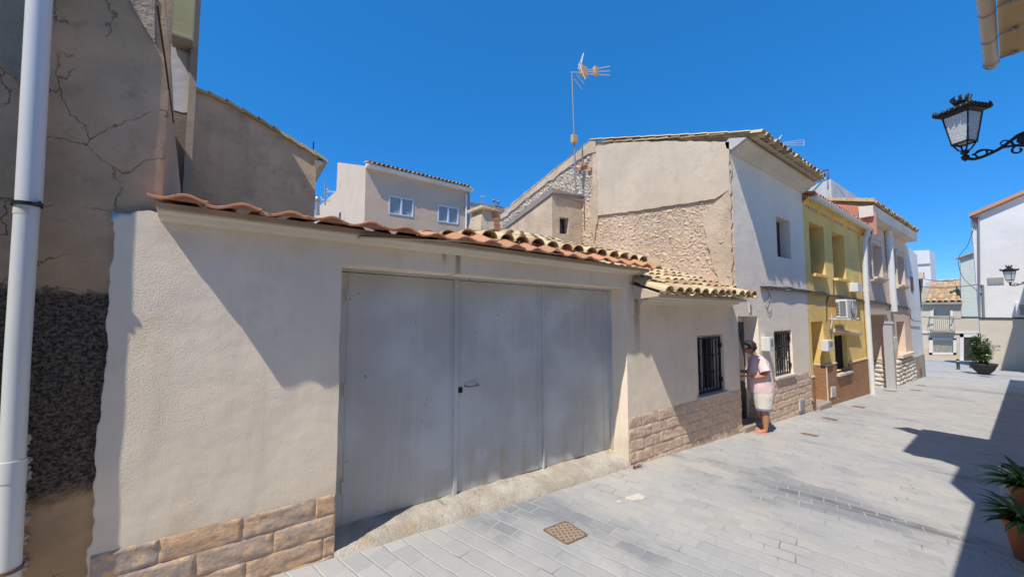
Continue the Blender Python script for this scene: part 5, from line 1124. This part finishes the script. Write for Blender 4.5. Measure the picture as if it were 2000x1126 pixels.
# ================================================================== STREET LAMPS
def curve(pts, n=10):
    out = []; P = [V(p) for p in pts]; P = [P[0] * 2 - P[1]] + P + [P[-1] * 2 - P[-2]]
    for i in range(1, len(P) - 2):
        for k in range(n):
            t = k / n; a, b, c, d = P[i - 1:i + 3]
            out.append(.5 * ((2 * b) + (c - a) * t + (2 * a - 5 * b + 4 * c - d) * t * t + (3 * b - a - 3 * c + d) * t ** 3))
    out.append(P[-2]); return out
def spiral(c, r0, r1, a0, a1, n=22, ax=1):
    return [V(c) + V((0, math.cos(a0 + (a1 - a0) * i / n), math.sin(a0 + (a1 - a0) * i / n))) * (r0 + (r1 - r0) * i / n) for i in range(n + 1)]
def make_lamp(loc, label, armlen, rotz=0.0):
    t = thing('street_lamp', label, 'street lamp', loc, 'wall bracket street lamps'); o = V(loc); S = 1.0
    ph = math.pi / 4
    g_ = MB(); g_.lathe([(.115, -.20), (.185, .20)], o, 4, phase=ph + .35, smooth=False); g_.lathe([(0.115, -.2), (0, -.2)], o, 4, phase=ph + .35, smooth=False); g_.build('glass', M['lampglass'], t)
    f = MB(); u = V((0, 0, 1)).orthogonal().normalized(); wv = V((0, 0, 1)).cross(u)
    def cor(k, r, h): a = 2 * math.pi * k / 4 + ph + .35; return o + (u * math.cos(a) + wv * math.sin(a)) * r + V((0, 0, h))
    for k in range(4):
        f.tube([cor(k, .119, -.205), cor(k, .19, .205)], .009, 6); f.tube([cor(k, .122, -.205), cor(k + 1, .122, -.205)], .014, 6); f.tube([cor(k, .19, .205), cor(k + 1, .19, .205)], .016, 6)
        f.tube([cor(k, .115, -.205), cor(k, .06, -.30), o + V((0, 0, -.33))], .010, 6)
    f.build('frame', M['black'], t)
    r_ = MB(); r_.lathe([(.20, .205), (.25, .225), (.245, .25), (.19, .275), (.15, .30), (.11, .335), (.07, .35), (.065, .38), (.085, .39), (.0, .395)], o, 4, phase=ph + .35, smooth=False)
    r_.build('roof', M['black'], t)
    cr = MB()
    for k in range(4):
        a, b = cor(k, .262, .25), cor(k + 1, .262, .25)
        for i in range(6):
            p = a.lerp(b, (i + .5) / 6); cr.lathe([(0, -.03), (.026, -.01), (.03, .015), (.012, .04), (0, .05)], p, 6)
        cr.lathe([(0, -.03), (.03, .0), (.02, .05), (0, .085)], a, 6)
    cr.build('roof_gallery', M['black'], t); cr = MB()
    for i in range(8): a_ = 2 * math.pi * i / 8; cr.tube([o + V((.06 * math.cos(a_), .06 * math.sin(a_), .385)), o + V((.095 * math.cos(a_), .095 * math.sin(a_), .45)), o + V((.085 * math.cos(a_ + .2), .085 * math.sin(a_ + .2), .475))], [.02, .016, .006], 5)
    cr.lathe([(.07, .375), (.078, .41), (.0, .415)], o, 10); cr.build('crown', M['black'], t)
    b = MB(); y1 = -armlen; L = lambda y, z: o + V((0, y, z))
    b.lathe([(0, -.47), (.03, -.44), (.045, -.40), (.02, -.37), (.05, -.34), (.03, -.31), (0, -.30)], o, 10)
    b.tube(curve([L(.0, -.42), L(-.10, -.46), L(-.28, -.40), L(-.46, -.27), L(-.64, -.22), L(y1, -.26)]), .020, 8)
    b.tube(curve([L(-.06, -.40), L(-.16, -.36), L(-.24, -.40)]), .012, 6)
    b.tube(curve([L(-.30, -.38), L(-.46, -.40), L(-.60, -.44), L(y1, -.62)]), .016, 8)
    b.tube([q for q in spiral(L(-.14, -.40), .05, .05, 0, 6.28)], .010, 6)
    el = [L(-.53 + .10 * math.cos(a), -.335 + .065 * math.sin(a)) for a in [2 * math.pi * i / 18 for i in range(18)]]
    b.prism(el, (.02, 0, 0)); b.tube([L(-.53 + .135 * math.cos(2 * math.pi * i / 24), -.335 + .095 * math.sin(2 * math.pi * i / 24)) for i in range(25)], .012, 6)
    b.tube(spiral(L(-.62, -.16), .08, .02, -2.2, 4.5), .013, 6); b.tube(spiral(L(-.44, -.46), .06, .015, 1.6, -4.2), .012, 6); b.tube(spiral(L(-.34, -.33), .035, .03, 0, 6), .009, 5)
    b.box(L(y1 - .02, -.72) + V((-.03, 0, 0)), L(y1 + .01, -.10) + V((.03, 0, 0))); b.build('bracket', M['black'], t)
    return t
lp = FT(1881, 252, 5.3)
make_lamp(lp, 'large black lantern with crown on a scrolled bracket under the gutter at top right', lp.y + .42)
lp2 = FT(1972, 538, 17.0)
make_lamp(lp2, 'small distant black lantern in front of the white end house', lp2.y + 1.2)
# ================================================================== PAVEMENT COVERS
def flatpoly(name, label, cat, pxs, mat, h=.006, group=None, frame=None):
    P = [G(*q) for q in pxs]; c_ = sum(P, V((0, 0, 0))) / len(P); t = thing(name, label, cat, c_, group)
    m = MB(); m.prism([p + V((0, 0, h)) for p in P], (0, 0, -.02)); m.build('lid', M[mat], t)
    if frame:
        m = MB(); n = len(P)
        for i in range(n):
            a, b = P[i], P[(i + 1) % n]; d_ = (b - a).normalized(); nn = V((-d_.y, d_.x, 0)); nn = nn if (c_ - a).dot(nn) < 0 else -nn
            m.prism([a + V((0, 0, h + .003)), b + V((0, 0, h + .003)), b + nn * .012 + V((0, 0, h + .003)), a + nn * .012 + V((0, 0, h + .003))], (0, 0, -.02))
        m.build('frame', M[frame], t)
    return t
flatpoly('manhole_cover', 'square brown chequered steel cover in the paving before the garage door', 'manhole cover', [(1063, 1035), (1105, 1019), (1146, 1044.5), (1107, 1061.6)], 'checker', frame='rust')
gr = 'small drain covers along the paving'
for lab, q in (('narrow brown drain cover nearest the barefoot man', ((1563, 846), (1570, 844.5), (1601, 850.5), (1594, 852.5))), ('narrow drain cover second from the man along the street', ((1604, 815.5), (1611, 814), (1638, 819), (1631, 821))),
               ('narrow drain cover third along, in front of the yellow house', ((1663, 793), (1669, 791.5), (1692, 795), (1686, 797))), ('thin drain cover fourth along, before the white downpipe', ((1723, 762), (1728, 761), (1754, 763.5), (1749, 764.8))),
               ('thin drain cover near the pink house base', ((1776, 761), (1780, 760), (1801, 762), (1797, 763.3))), ('farthest thin drain cover near the pale blue house corner', ((1788, 752), (1792, 751.2), (1808, 752.7), (1804, 753.7)))):
    flatpoly('drain_cover', lab, 'drain cover', q, 'rust', group=gr)
P = G(1238, 972); t = thing('paint_spill', 'small white paint splash dried on the paving below the garage corner', 'paint spill', P); m = MB(); random.seed(3)
for dx, dy, r in ((0, 0, .05), (.06, -.03, .045), (.10, .02, .03), (-.22, .03, .022), (-.05, .03, .03)):
    m = MB(); m.poly([P + V((dx + r * 1.5 * math.cos(a) * (1 + .5 * mnoise.noise(V((a, dx * 9, 0)))), dy + r * math.sin(a) * (1 + .6 * mnoise.noise(V((a * 1.5, dy * 9, 4)))), .005 - .043 * dx)) for a in [2 * math.pi * i / 14 for i in range(14)]]); m.build('splash', M['marble'], t)
P = G(1236, 913); t = thing('dry_weed', 'small dry reddish weed at the foot of the plinth beside the garage ramp', 'weed', P); random.seed(14); m = MB()
for i in range(26):
    a = random.uniform(3.3, 6.2); L = random.uniform(.03, .10); d = V((math.cos(a), math.sin(a) * .6, random.uniform(.2, 1.1))).normalized(); q = P + V((random.uniform(-.03, .10), random.uniform(-.03, .0), 0)); m.tube([q, q + d * L * .6, q + d * L + V((0, 0, -.01))], [.003, .002, .001], 4); leafquad_ = (q + d * L * .7)
    m.add([leafquad_, leafquad_ + V((.012, -.004, .008)), leafquad_ + V((.02, -.01, 0)), leafquad_ + V((.008, -.006, -.006))], [[0, 1, 2, 3]])
m.build('stems', simple('dry_stems', (.22, .10, .06), .9, .3, 30), t)
# ================================================================== AIR CONDITIONER, METERS, VENTS
a, b = FY(1653, 617, 2.98), FY(1674, 619, 2.98)
ax0 = FY(1655, 600, 3.0).x; az0 = FY(1655, 621, 3.0).z; az1 = FY(1655, 584, 3.0).z; aw = .88
t = thing('air_conditioner', 'white air conditioner with a round black fan on the yellow house wall', 'air conditioner', (ax0, 3.3, az0))
m = MB(); m.box((ax0, 3.0, az0), (ax0 + aw, 3.25, az1), bev=.025); m.build('casing', M['pvc'], t)
cx_ = ax0 + aw * .62; cz_ = (az0 + az1) / 2; m = MB(); m.lathe([(0, 0), (.235, 0), (.235, .012), (0, .012)], (cx_, 2.985, cz_), 24, axis=V((0, 1, 0))); fo = m.build('fan_recess', M['dark'], t)
m = MB()
for r in (.08, .14, .20, .235): m.tube([V((cx_ + r * math.cos(2 * math.pi * i / 24), 2.978, cz_ + r * math.sin(2 * math.pi * i / 24))) for i in range(25)], .006, 5)
for i in range(6): a_ = math.pi * i / 6; m.tube([V((cx_ - .235 * math.cos(a_), 2.978, cz_ - .235 * math.sin(a_))), V((cx_ + .235 * math.cos(a_), 2.978, cz_ + .235 * math.sin(a_)))], .005, 5)
m.build('fan_guard', M['louver'], fo)
m = MB(); m.box((ax0 - .004, 3.03, az0 + .05), (ax0 - .001, 3.16, az1 - .05)); m.build('side_grille', M['galv'], t)
m = MB()
for i in range(9): z = az0 + .07 + (az1 - az0 - .14) * i / 9; m.box((ax0 - .006, 3.175, z), (ax0 - .001, 3.24, z + .022))
m.build('side_louvres', M['dark'], t)
m = MB(); m.box((ax0 + .02, 2.95, az0 - .035), (ax0 + .06, 3.4, az0 - .002)); m.build('bracket', M['pvc'], t); m = MB(); m.box((ax0 + aw - .06, 2.95, az0 - .035), (ax0 + aw - .02, 3.4, az0 - .002)); m.build('bracket', M['pvc'], t)
m = MB(); m.tube(curve([(ax0 + .05, 3.36, az0 + .1), (ax0 - .02, 3.34, az0 - .12), (ax0 - .08, 3.36, az0 - .30), (ax0 + .02, 3.37, az0 - .36), (ax0 + .08, 3.37, az0 - .1)]), .022, 6); m.build('hose', M['cable_grey'], t)
def meter(label, x0, x1, y0, y1, win=True, d=.16):
    p, q = FY(x0, y1, 3.4 - d), FY(x1, y0, 3.4 - d); t = thing('meter_box', label, 'meter box', V((p.x, 3.4, p.z)), 'white utility meter boxes')
    m = MB(); m.box((p.x, 3.4 - d, p.z), (q.x, 3.398, q.z), bev=.012); m.build('box', M['pvc'], t)
    if win: m = MB(); dz = q.z - p.z; dx = q.x - p.x; m.box((p.x + dx * .25, 3.4 - d - .008, p.z + dz * .45), (p.x + dx * .75, 3.4 - d - .001, p.z + dz * .85)); m.build('meter_window', M['shutter'], t)
    return t
meter('tall white meter box on the pale wall just right of the man', 1504, 1511, 658, 686)
meter('white meter box on the yellow wall between door and grilled window', 1618, 1628, 663, 686)
meter('slim white meter box beside the pink house lower window', 1749, 1753, 657, 683, False)
meter('small white box on the yellow wall beside the downpipe at eaves cable height', 1676, 1684, 553, 569, False, .2)
def ventplate(label, pxs, mat, Y=3.36):
    P = [FY(x, y, Y) for x, y in pxs]; t = thing('vent_plate', label, 'vent plate', P[0], 'gas vent plates low on the house bases'); m = MB(); m.prism(P, (0, .03, 0)); m.build('plate', M[mat], t)
    m = MB(); 
    for i in range(1, 5):
        f = i / 5; a = P[0].lerp(P[3], f); b = P[1].lerp(P[2], f); a, b = a.lerp(b, .15), b.lerp(a, .15) ; m.box((a.x, Y - .006, a.z - .012), (b.x, Y - .001, b.z + .012))
    m.build('slots', M['shutter'], t)
ventplate('white vent plate low on the brown tiles of the yellow house', [(1624, 776), (1633, 773), (1632.5, 754), (1624, 755)], 'trim_white', 3.36)
ventplate('grey vent plate at the right end of the white house stone base', [(1563, 802), (1573, 798), (1573, 778), (1563, 780)], 'louver', 3.35)
# ================================================================== CABLES
def cable(label, pxs, Yv, r, mat, n=3, seed=1, sag=.02):
    P = [FY(x, y, Yv) for x, y in pxs]; t = thing('cable_bundle' if n > 1 else 'cable', label, 'cable', P[0], 'cables strung along the facades'); random.seed(seed)
    for k in range(n):
        pts = []
        for i, p in enumerate(curve(P, 8)): pts.append(p + V((0, .012 * mnoise.noise(V((p.x * 1.5, k * 7, 0))) + k * .012, .035 * mnoise.noise(V((p.x * 1.3, k * 3.3, seed))) + (k - 1) * r * 1.4)))
        m = MB(); m.tube(pts, r, 6); m.build('cable_strand', M[mat], t)
cable('dark cable bundle running along white, yellow and pink fronts above the doors', [(1489, 561), (1530, 564), (1577, 569), (1625, 577), (1680, 586), (1730, 593), (1777, 602)], 3.345, .013, 'cable', 4)
cable('pale cable loops hanging down the white wall beside the door', [(1499, 562), (1503, 580), (1497, 596), (1503, 608), (1507, 596), (1504, 572)], 3.375, .0045, 'cable_grey', 2, 4)
cable('thin cable dropping along the pale blue house corner', [(1777, 602), (1780, 622), (1799, 627)], 3.33, .016, 'cable', 1, 5)
cable('thin cable dropping from the yellow windows to the air conditioner', [(1628, 545), (1628, 575), (1616, 582), (1615, 627)], 3.385, .012, 'cable', 1, 6)
t = thing('span_wire', 'dark wires spanning the street end in front of the tiled far house', 'wire', FX(1795, 545, 36), 'wires across the street end')
for k, (pa, pb2) in enumerate((((1797, 560), (1912, 555)), ((1797, 618), (1912, 619)), ((1806, 545), (1876, 545)))):
    a, b = FX(*pa, 38), FX(*pb2, 39.8); m = MB(); m.tube([a.lerp(b, f) - V((0, 0, .12 * math.sin(math.pi * f))) for f in [i / 10 for i in range(11)]], .022, 5); m.build('wire', M['cable'], t)
t = thing('span_wire', 'thin wire slanting across the sky from the white rooftop block to the pink roof', 'wire', FY(1634, 362, 7.0), 'wires across the street end')
m = MB(); m.tube([FY(1634, 362, 7.0), FY(1690, 440, 3.1)], .010, 5); m.build('wire', M['cable'], t)
t = thing('span_wire', 'thin wire hanging from the white end house eave to the siding roof', 'wire', FX(1903, 440, 39.8), 'wires across the street end')
m = MB(); m.tube(curve([FX(1903, 440, 39.8), FX(1890, 478, 39.8), FX(1872, 505, 39.8), FX(1880, 540, 39.8), FX(1908, 567, 39.8)]), .016, 5); m.build('wire', M['cable'], t)
# ================================================================== PLANTER, BOLLARDS, POTS
c0 = G(1922, 731); t = thing('bowl_planter', 'wide dark bowl planter at the street end holding a leafy bush', 'planter', c0)
rb = (FT(1953, 718, 19).x and 0.82)
dist = (c0 - V((0, 0, CZ))).dot(FW); pxw = 735 * math.sqrt(1 + (922 / 735.) ** 2) / dist
rb = 30 / pxw
hb = 22 * dist / 735
m = MB(); m.lathe([(0, .0), (rb * .35, .02), (rb * .42, .10 * hb), (rb * .75, .45 * hb), (rb * .97, .9 * hb), (rb, hb), (rb * .95, hb), (rb * .9, hb * .9), (0, hb * .88)], c0, 28); m.build('bowl', simple('dark_bowl', (.035, .035, .032), .7, .2, 8), t)
m = MB(); m.lathe([(rb * .88, hb * .9), (0, hb * 1.0)], c0, 20); m.build('soil', M['soil'], t)
def leafquad(mb, p, d, n, L, w, tint, droop=.3):
    s_ = d.cross(n).normalized(); q = p + d * L * .5 ; e = p + d * L - V((0, 0, L * droop)); mb.add([p, q + s_ * w - V((0, 0, L * droop * .2)), e, q - s_ * w - V((0, 0, L * droop * .2))], [[0, 1, 2, 3]], tint)
t = thing('oleander_bush', 'loose green flowering bush growing out of the bowl planter', 'bush', c0 + V((0, 0, hb))); random.seed(77)
st = MB(); lf = MB(); fl_ = MB(); top = c0 + V((0, 0, hb * .9)); Hb = 58 * dist / 735
for i in range(46):
    a = random.uniform(0, 6.28); sp_ = random.uniform(.1, 1.15) * rb; h_ = Hb * random.uniform(.35, 1.05) * (1 - .25 * (sp_ / rb) ** 2)
    e = top + V((math.cos(a) * sp_, math.sin(a) * sp_, h_)); b = top + V((math.cos(a) * .25 * rb, math.sin(a) * .25 * rb, -.05)); mid = b.lerp(e, .5) + V((0, 0, h_ * .15)); path = curve([b, mid, e], 6); st.tube(path, .012, 4)
    for j, p in enumerate(path[3:]):
        for _ in range(random.choice((3, 4, 5))):
            az = random.uniform(0, 6.28); d = V((math.cos(az), math.sin(az), random.uniform(-.1, .9))).normalized(); leafquad(lf, p + V((random.gauss(0, .03), random.gauss(0, .03), random.gauss(0, .03))), d, V((0, 0, 1)), random.uniform(.14, .26), random.uniform(.02, .032), random.random(), random.uniform(.0, .5))
    if random.random() < .25: fl_.lathe([(0, 0), (.05, .02), (.03, .06), (0, .06)], e, 6)
st.build('stems', M['dark_wood'], t); lf.build('leaves', M['leaf'], t); fl_.build('flowers', M['trim_white'], t)
for x, y0, y1, lab in ((1872, 721, 701, 'left of the two short dark bollards at the street end'), (1897, 718, 701, 'short dark bollard partly behind the bowl planter')):
    p = G(x, y0); d_ = (p - V((0, 0, CZ))).dot(FW); h_ = (y0 - y1) * d_ / 735; t = thing('bollard', lab, 'bollard', p, 'bollards at the street end'); m = MB(); m.lathe([(.085, 0), (.085, .03), (.07, .04), (.07, h_ - .04), (.06, h_), (0, h_ + .01)], p, 14); m.build('post', M['black'], t); m = MB(); m.lathe([(.073, h_ - .16), (.075, h_ - .155), (.075, h_ - .1), (.073, h_ - .095)], p, 14); m.build('collar', M['louver'], t)
def pot(label, c, r, h):
    t = thing('flower_pot', label, 'flower pot', c, 'terracotta pots on the shaded right side'); m = MB(); m.lathe([(0, 0), (r * .62, 0), (r * .92, h * .82), (r, h * .82), (r * 1.04, h), (r * .93, h), (r * .86, h * .85), (0, h * .84)], c, 28); m.build('pot', M['terracotta'], t); m = MB(); m.lathe([(r * .86, h * .86), (0, h * .9)], c, 18); m.build('soil', M['soil'], t); return t
c1_ = G(2016, 1096); pot('large terracotta pot in the right foreground shade, cut by the frame', c1_, .155, .34)
def strap_plant(label, c, n, Lr, seed, spread=1.0, face=None):
    t = thing('strap_leaf_plant', label, 'plant', c, 'strap leaved pot plants'); random.seed(seed); mb = MB()
    for i in range(n):
        a = random.uniform(0, 6.28) if face is None or random.random() < .5 else face + random.gauss(0, .5); L = random.uniform(*Lr); el = random.uniform(.5, 1.35); w0 = random.uniform(.014, .030); d = V((math.cos(a), math.sin(a), 0)); s_ = V((-math.sin(a), math.cos(a), 0)); vs = []; K = 9; p = V(c) + d * random.uniform(0, .05); e_ = el; tt = random.random()
        for k in range(K + 1):
            f = k / K; w_ = w0 * (1 - f ** 2.2) * (.6 + .8 * min(1, f * 3)); vs += [p + s_ * w_ + V((0, 0, w_ * .4)), p - V((0, 0, 0)), p - s_ * w_ + V((0, 0, w_ * .4))]; p = p + (d * math.cos(e_) * spread + V((0, 0, math.sin(e_)))) * (L / K); e_ -= random.uniform(.10, .22)
        mb.add(vs, [[k * 3 + j, k * 3 + j + 1, k * 3 + j + 4, k * 3 + j + 3] for k in range(K) for j in range(2)], tt, True)
    mb.build('leaves', M['leaf_dark'], t); return t
strap_plant('strap leaved plant spilling from the large foreground terracotta pot', c1_ + V((0, 0, .29)), 70, (.18, .38), 5, face=2.4)
c2_ = G(2010, 1000); pot('smaller terracotta pot behind the foreground one, half hidden by leaves', c2_, .15, .30)
strap_plant('strap leaved plant with tall blades in the rear terracotta pot', c2_ + V((0, 0, .26)), 52, (.2, .46), 8, face=2.2)
p = G(1984, 985) + V((.35, .0, 0)); t = thing('white_trough', 'small white box trough behind the potted plants on the right', 'trough', p); m = MB(); m.box(p + V((-.14, -.22, 0)), p + V((.14, .12, .34)), bev=.012); m.build('box', M['trim_white'], t)
m = MB(); m.box(p + V((-.12, -.20, .30)), p + V((.12, .10, .345))); m.build('soil', M['soil'], t)
# ================================================================== PERSON
def skin_mesh(name, verts, edges, radii, levels=2):
    me = bpy.data.meshes.new(name); me.from_pydata([V(v) for v in verts], edges, []); o = bpy.data.objects.new(name + '_rig', me); C.objects.link(o)
    sm = o.modifiers.new('s', 'SKIN'); sm.use_smooth_shade = True; sm.branch_smoothing = .6
    for i, r in enumerate(radii): me.skin_vertices[0].data[i].radius = r if isinstance(r, tuple) else (r, r); me.skin_vertices[0].data[i].use_root = (i == 0)
    ss = o.modifiers.new('u', 'SUBSURF'); ss.levels = levels; ss.render_levels = levels
    dg = bpy.context.evaluated_depsgraph_get(); dg.update(); res = bpy.data.meshes.new_from_object(o.evaluated_get(dg)); res.name = name
    bpy.data.objects.remove(o); bpy.data.meshes.remove(me); return res
pf = G(1491, 843); pf.z = gz(pf.x); face = R_(128)
man = thing('person', 'man in pale pink t-shirt and off-white shorts bending his head at the house door', 'person', pf); man.rotation_euler.z = face
vs = [(0, 0, .93), (.02, 0, 1.06), (.045, 0, 1.22), (.06, 0, 1.36), (.085, 0, 1.445), (.125, 0, 1.50), (.165, 0, 1.565), (.185, 0, 1.635),           # 0-7 pelvis..skull
      (.255, 0, 1.525), (.285, 0, 1.545),                                                                                                     # 8 jaw, 9 nose-ish
      (.055, .17, 1.395), (.0, .235, 1.20), (.015, .255, 1.10), (.16, .235, 1.06), (.27, .205, 1.07), (.32, .20, 1.075),                       # 10-15 left arm
      (.055, -.17, 1.395), (.05, -.24, 1.20), (.08, -.255, 1.10), (.22, -.22, 1.10), (.33, -.17, 1.12), (.38, -.16, 1.125),                    # 16-21 right arm
      (.0, .095, .86), (.02, .10, .66), (.02, .105, .50), (-.012, .105, .36), (-.01, .105, .10), (.0, .105, .045), (.10, .115, .03), (.175, .125, .022),      # 22-29 left leg
      (.0, -.095, .86), (.0, -.10, .66), (-.02, -.105, .50), (-.055, -.105, .36), (-.06, -.105, .10), (-.05, -.105, .045), (.05, -.115, .03), (.125, -.125, .022)]  # 30-37 right leg
ed = [(0, 1), (1, 2), (2, 3), (3, 4), (4, 5), (5, 6), (6, 7), (6, 8), (8, 9), (3, 10), (10, 11), (11, 12), (12, 13), (13, 14), (14, 15), (3, 16), (16, 17), (17, 18), (18, 19), (19, 20), (20, 21),
      (0, 22), (22, 23), (23, 24), (24, 25), (25, 26), (26, 27), (27, 28), (28, 29), (0, 30), (30, 31), (31, 32), (32, 33), (33, 34), (34, 35), (35, 36), (36, 37)]
rd = [.15, .14, .14, .12, .066, .062, .085, .085, .042, .016, .055, .046, .042, .040, .028, .030, .055, .046, .042, .040, .028, .030, .10, .085, .066, .074, .042, .042, .040, .028, .10, .085, .066, .074, .042, .042, .040, .028]
for base, hand, sgn in ((15, V((.32, .20, 1.075)), 1), (21, V((.38, -.16, 1.125)), -1)):   # five separate fingers per hand
    for fi, (oy, l_, dz) in enumerate(((-.030, .070, .0), (-.010, .082, .004), (.010, .078, .004), (.030, .060, .0))):
        k = len(vs); vs += [tuple(hand + V((.035, oy, dz))), tuple(hand + V((.035 + l_ * .5, oy * 1.1, dz - .012))), tuple(hand + V((.035 + l_ * .85, oy * 1.1, dz - .04)))]; ed += [(base, k), (k, k + 1), (k + 1, k + 2)]; rd += [.010, .009, .007]
    k = len(vs); vs += [tuple(hand + V((.005, -sgn * .036, .01))), tuple(hand + V((.045, -sgn * .052, .0)))]; ed += [(base, k), (k, k + 1)]; rd += [.011, .008]
me = skin_mesh('body', vs, ed, rd); me.materials.append(M['skin']); body = bpy.data.objects.new('body', me); C.objects.link(body); body.parent = man
def loft(rings, n=28, wr=.006, seed=0):
    mb = MB(); vs_ = []
    for i, (cx_, cy_, cz_, rx, ry) in enumerate(rings):
        for k in range(n):
            a = 2 * math.pi * k / n; p = V((cx_ + rx * math.copysign(abs(math.cos(a)) ** .85, math.cos(a)), cy_ + ry * math.copysign(abs(math.sin(a)) ** .85, math.sin(a)), cz_)); q = mnoise.noise(V((p.x * 9 + p.z * 4, p.y * 9, p.z * 6 + seed))); p += (p - V((cx_, cy_, cz_))).normalized() * q * wr; vs_.append(p)
    mb.add(vs_, [[i * n + k, i * n + (k + 1) % n, (i + 1) * n + (k + 1) % n, (i + 1) * n + k] for i in range(len(rings) - 1) for k in range(n)], .5, True); return mb, vs_, n
def local_build(mb, name, mat):
    o = mb.build(name, mat); o.parent = man; return o
mb, vv, n_ = loft([(.01, 0, .755, .205, .215), (.01, 0, .79, .212, .222), (.015, 0, .90, .215, .222), (.025, 0, 1.02, .212, .215), (.03, 0, 1.14, .20, .21), (.03, 0, 1.26, .18, .21), (.04, 0, 1.35, .155, .21), (.055, 0, 1.41, .115, .185), (.075, 0, 1.45, .085, .125), (.09, 0, 1.475, .066, .078), (.093, 0, 1.48, .06, .07)], 32, .012, 3)
for s_, el in ((1, V((.005, .265, 1.165))), (-1, V((.05, -.27, 1.17)))):
    sh_ = V((.05, s_ * .15, 1.385)); d = (el - sh_); pts_ = [sh_ + d * f for f in (-.12, .1, .4, .75, 1.0)]; mb.tube(pts_, [.075, .088, .090, .092, .094], 16, caps=False)
local_build(mb, 'shirt', M['shirt'])
mb = MB()
for s_, k in ((1, 1), (-1, -1)):
    m2, v2, nn = loft([(-.02 * (s_ < 0) + .005, s_ * .075, .84, .175, .13), (.005 - .02 * (s_ < 0), s_ * .085, .76, .178, .13), (.01 - .02 * (s_ < 0), s_ * .10, .66, .160, .122), (.015 - .025 * (s_ < 0), s_ * .105, .56, .145, .118), (.012 - .03 * (s_ < 0), s_ * .107, .455, .138, .115)], 24, .009, 5 + s_); mb.add(m2.v, m2.f, .5, True)
sho = local_build(mb, 'shorts', M['shorts'])
mb = MB()
for s_ in (1, -1):
    m2, v2, nn = loft([(.012 - .03 * (s_ < 0), s_ * .107, .48, .142, .119), (.012 - .03 * (s_ < 0), s_ * .107, .445, .141, .118)], 24, .006, 5 + s_); mb.add(m2.v, m2.f, .5, True)
h_ = mb.build('hem', M['hem']); h_.parent = sho
# hair
mb = MB(); bm = bmesh.new(); bmesh.ops.create_icosphere(bm, subdivisions=4, radius=1)
hc = V((.178, 0, 1.625)); vv = []; keep = {}
for v in bm.verts:
    q = v.co.copy(); r = .118 + .020 * mnoise.noise(q * 4.5) + .016 * mnoise.noise(q * 10); p = hc + V((q.x * r * 1.02, q.y * r * .88, q.z * r * 1.0)); vv.append(p)
    # hairline: leave the face (front and below) open
    keep[v.index] = (q.z > -.12 + .62 * max(0, q.x)) or (q.x < -.05 and q.z > -.8)
mb.add(vv, [[v.index for v in f.verts] for f in bm.faces if all(keep[v.index] for v in f.verts)], .5, True); bm.free(); local_build(mb, 'hair', M['hair'])
for s_ in (1, -1): mb = MB(); mb.lathe([(0, -.010), (.022, -.006), (.028, .004), (.012, .010), (0, .008)], (.175, s_ * .088, 1.565), 10, axis=V((0, s_, 0.001)).normalized()); local_build(mb, 'ear', M['skin'])
mb = MB(); mb.lathe([(0, -.012), (.012, 0), (.010, .02), (0, .025)], (.272, 0, 1.565), 8, axis=V((.9, 0, -.35)).normalized()); local_build(mb, 'nose', M['skin'])
for s_, xo in ((1, .06), (-1, .01)):
    mb = MB()
    P_ = [(xo - .10, -.035), (xo - .115, 0), (xo - .10, .035), (xo, .042), (xo + .09, .052), (xo + .135, .03), (xo + .135, -.02), (xo + .09, -.045), (xo, -.04)]
    mb.prism([V((x, s_ * .112 + y, .004)) for x, y in P_], (0, 0, .022)); mb.tube([V((xo + .03, s_ * .112 - .045, .02)), V((xo + .05, s_ * .112 - .02, .068)), V((xo + .05, s_ * .112 + .02, .068)), V((xo + .03, s_ * .112 + .048, .02))], .012, 6); local_build(mb, 'sandal', M['sandal'])
# ================================================================== WORLD, SUN, CAMERA
S = -LIGHT.normalized(); elev = math.asin(S.z); azim = math.atan2(S.x, S.y)
wd = bpy.data.worlds.new('World'); bpy.context.scene.world = wd; wd.use_nodes = True; nt = wd.node_tree
sky = nt.nodes.new('ShaderNodeTexSky'); sky.sky_type = 'NISHITA'; sky.sun_disc = False; sky.sun_elevation = elev; sky.sun_rotation = azim % (2 * math.pi)
sky.altitude = 600; sky.air_density = 0.4; sky.dust_density = 0.0; sky.ozone_density = 8.0
bg = nt.nodes['Background']; hs = nt.nodes.new('ShaderNodeHueSaturation'); gm = nt.nodes.new('ShaderNodeGamma'); gm.inputs[1].default_value = 0.5; hs.inputs['Saturation'].default_value = 1.7; hs.inputs['Value'].default_value = 3.45; hs.inputs['Hue'].default_value = 0.506; nt.links.new(sky.outputs[0], gm.inputs[0]); nt.links.new(gm.outputs[0], hs.inputs['Color']); nt.links.new(hs.outputs[0], bg.inputs[0]); bg.inputs[1].default_value = 0.15
sl = bpy.data.lights.new('sun', 'SUN'); sl.energy = 5.0; sl.angle = R_(0.53); sl.color = (1.0, 0.93, 0.815); so = bpy.data.objects.new('sun', sl); C.objects.link(so)
so.rotation_euler = LIGHT.to_track_quat('-Z', 'Y').to_euler(); so.location = S * 60
cam = bpy.data.cameras.new('camera'); cam.sensor_width = 36; cam.lens = FPX / 2000 * 36; cam.clip_start = .05; cam.clip_end = 3000
co_ = bpy.data.objects.new('camera', cam); C.objects.link(co_); co_.location = (0, 0, CZ)
Rm = Matrix((RT, UP, -FW)).transposed(); co_.rotation_euler = Rm.to_euler(); bpy.context.scene.camera = co_
bpy.context.scene.cycles.diffuse_bounces = 10; bpy.context.scene.cycles.max_bounces = 16
vsn = bpy.context.scene.view_settings; vsn.view_transform = 'Standard'; vsn.look = 'None'; vsn.exposure = 0; vsn.gamma = 1
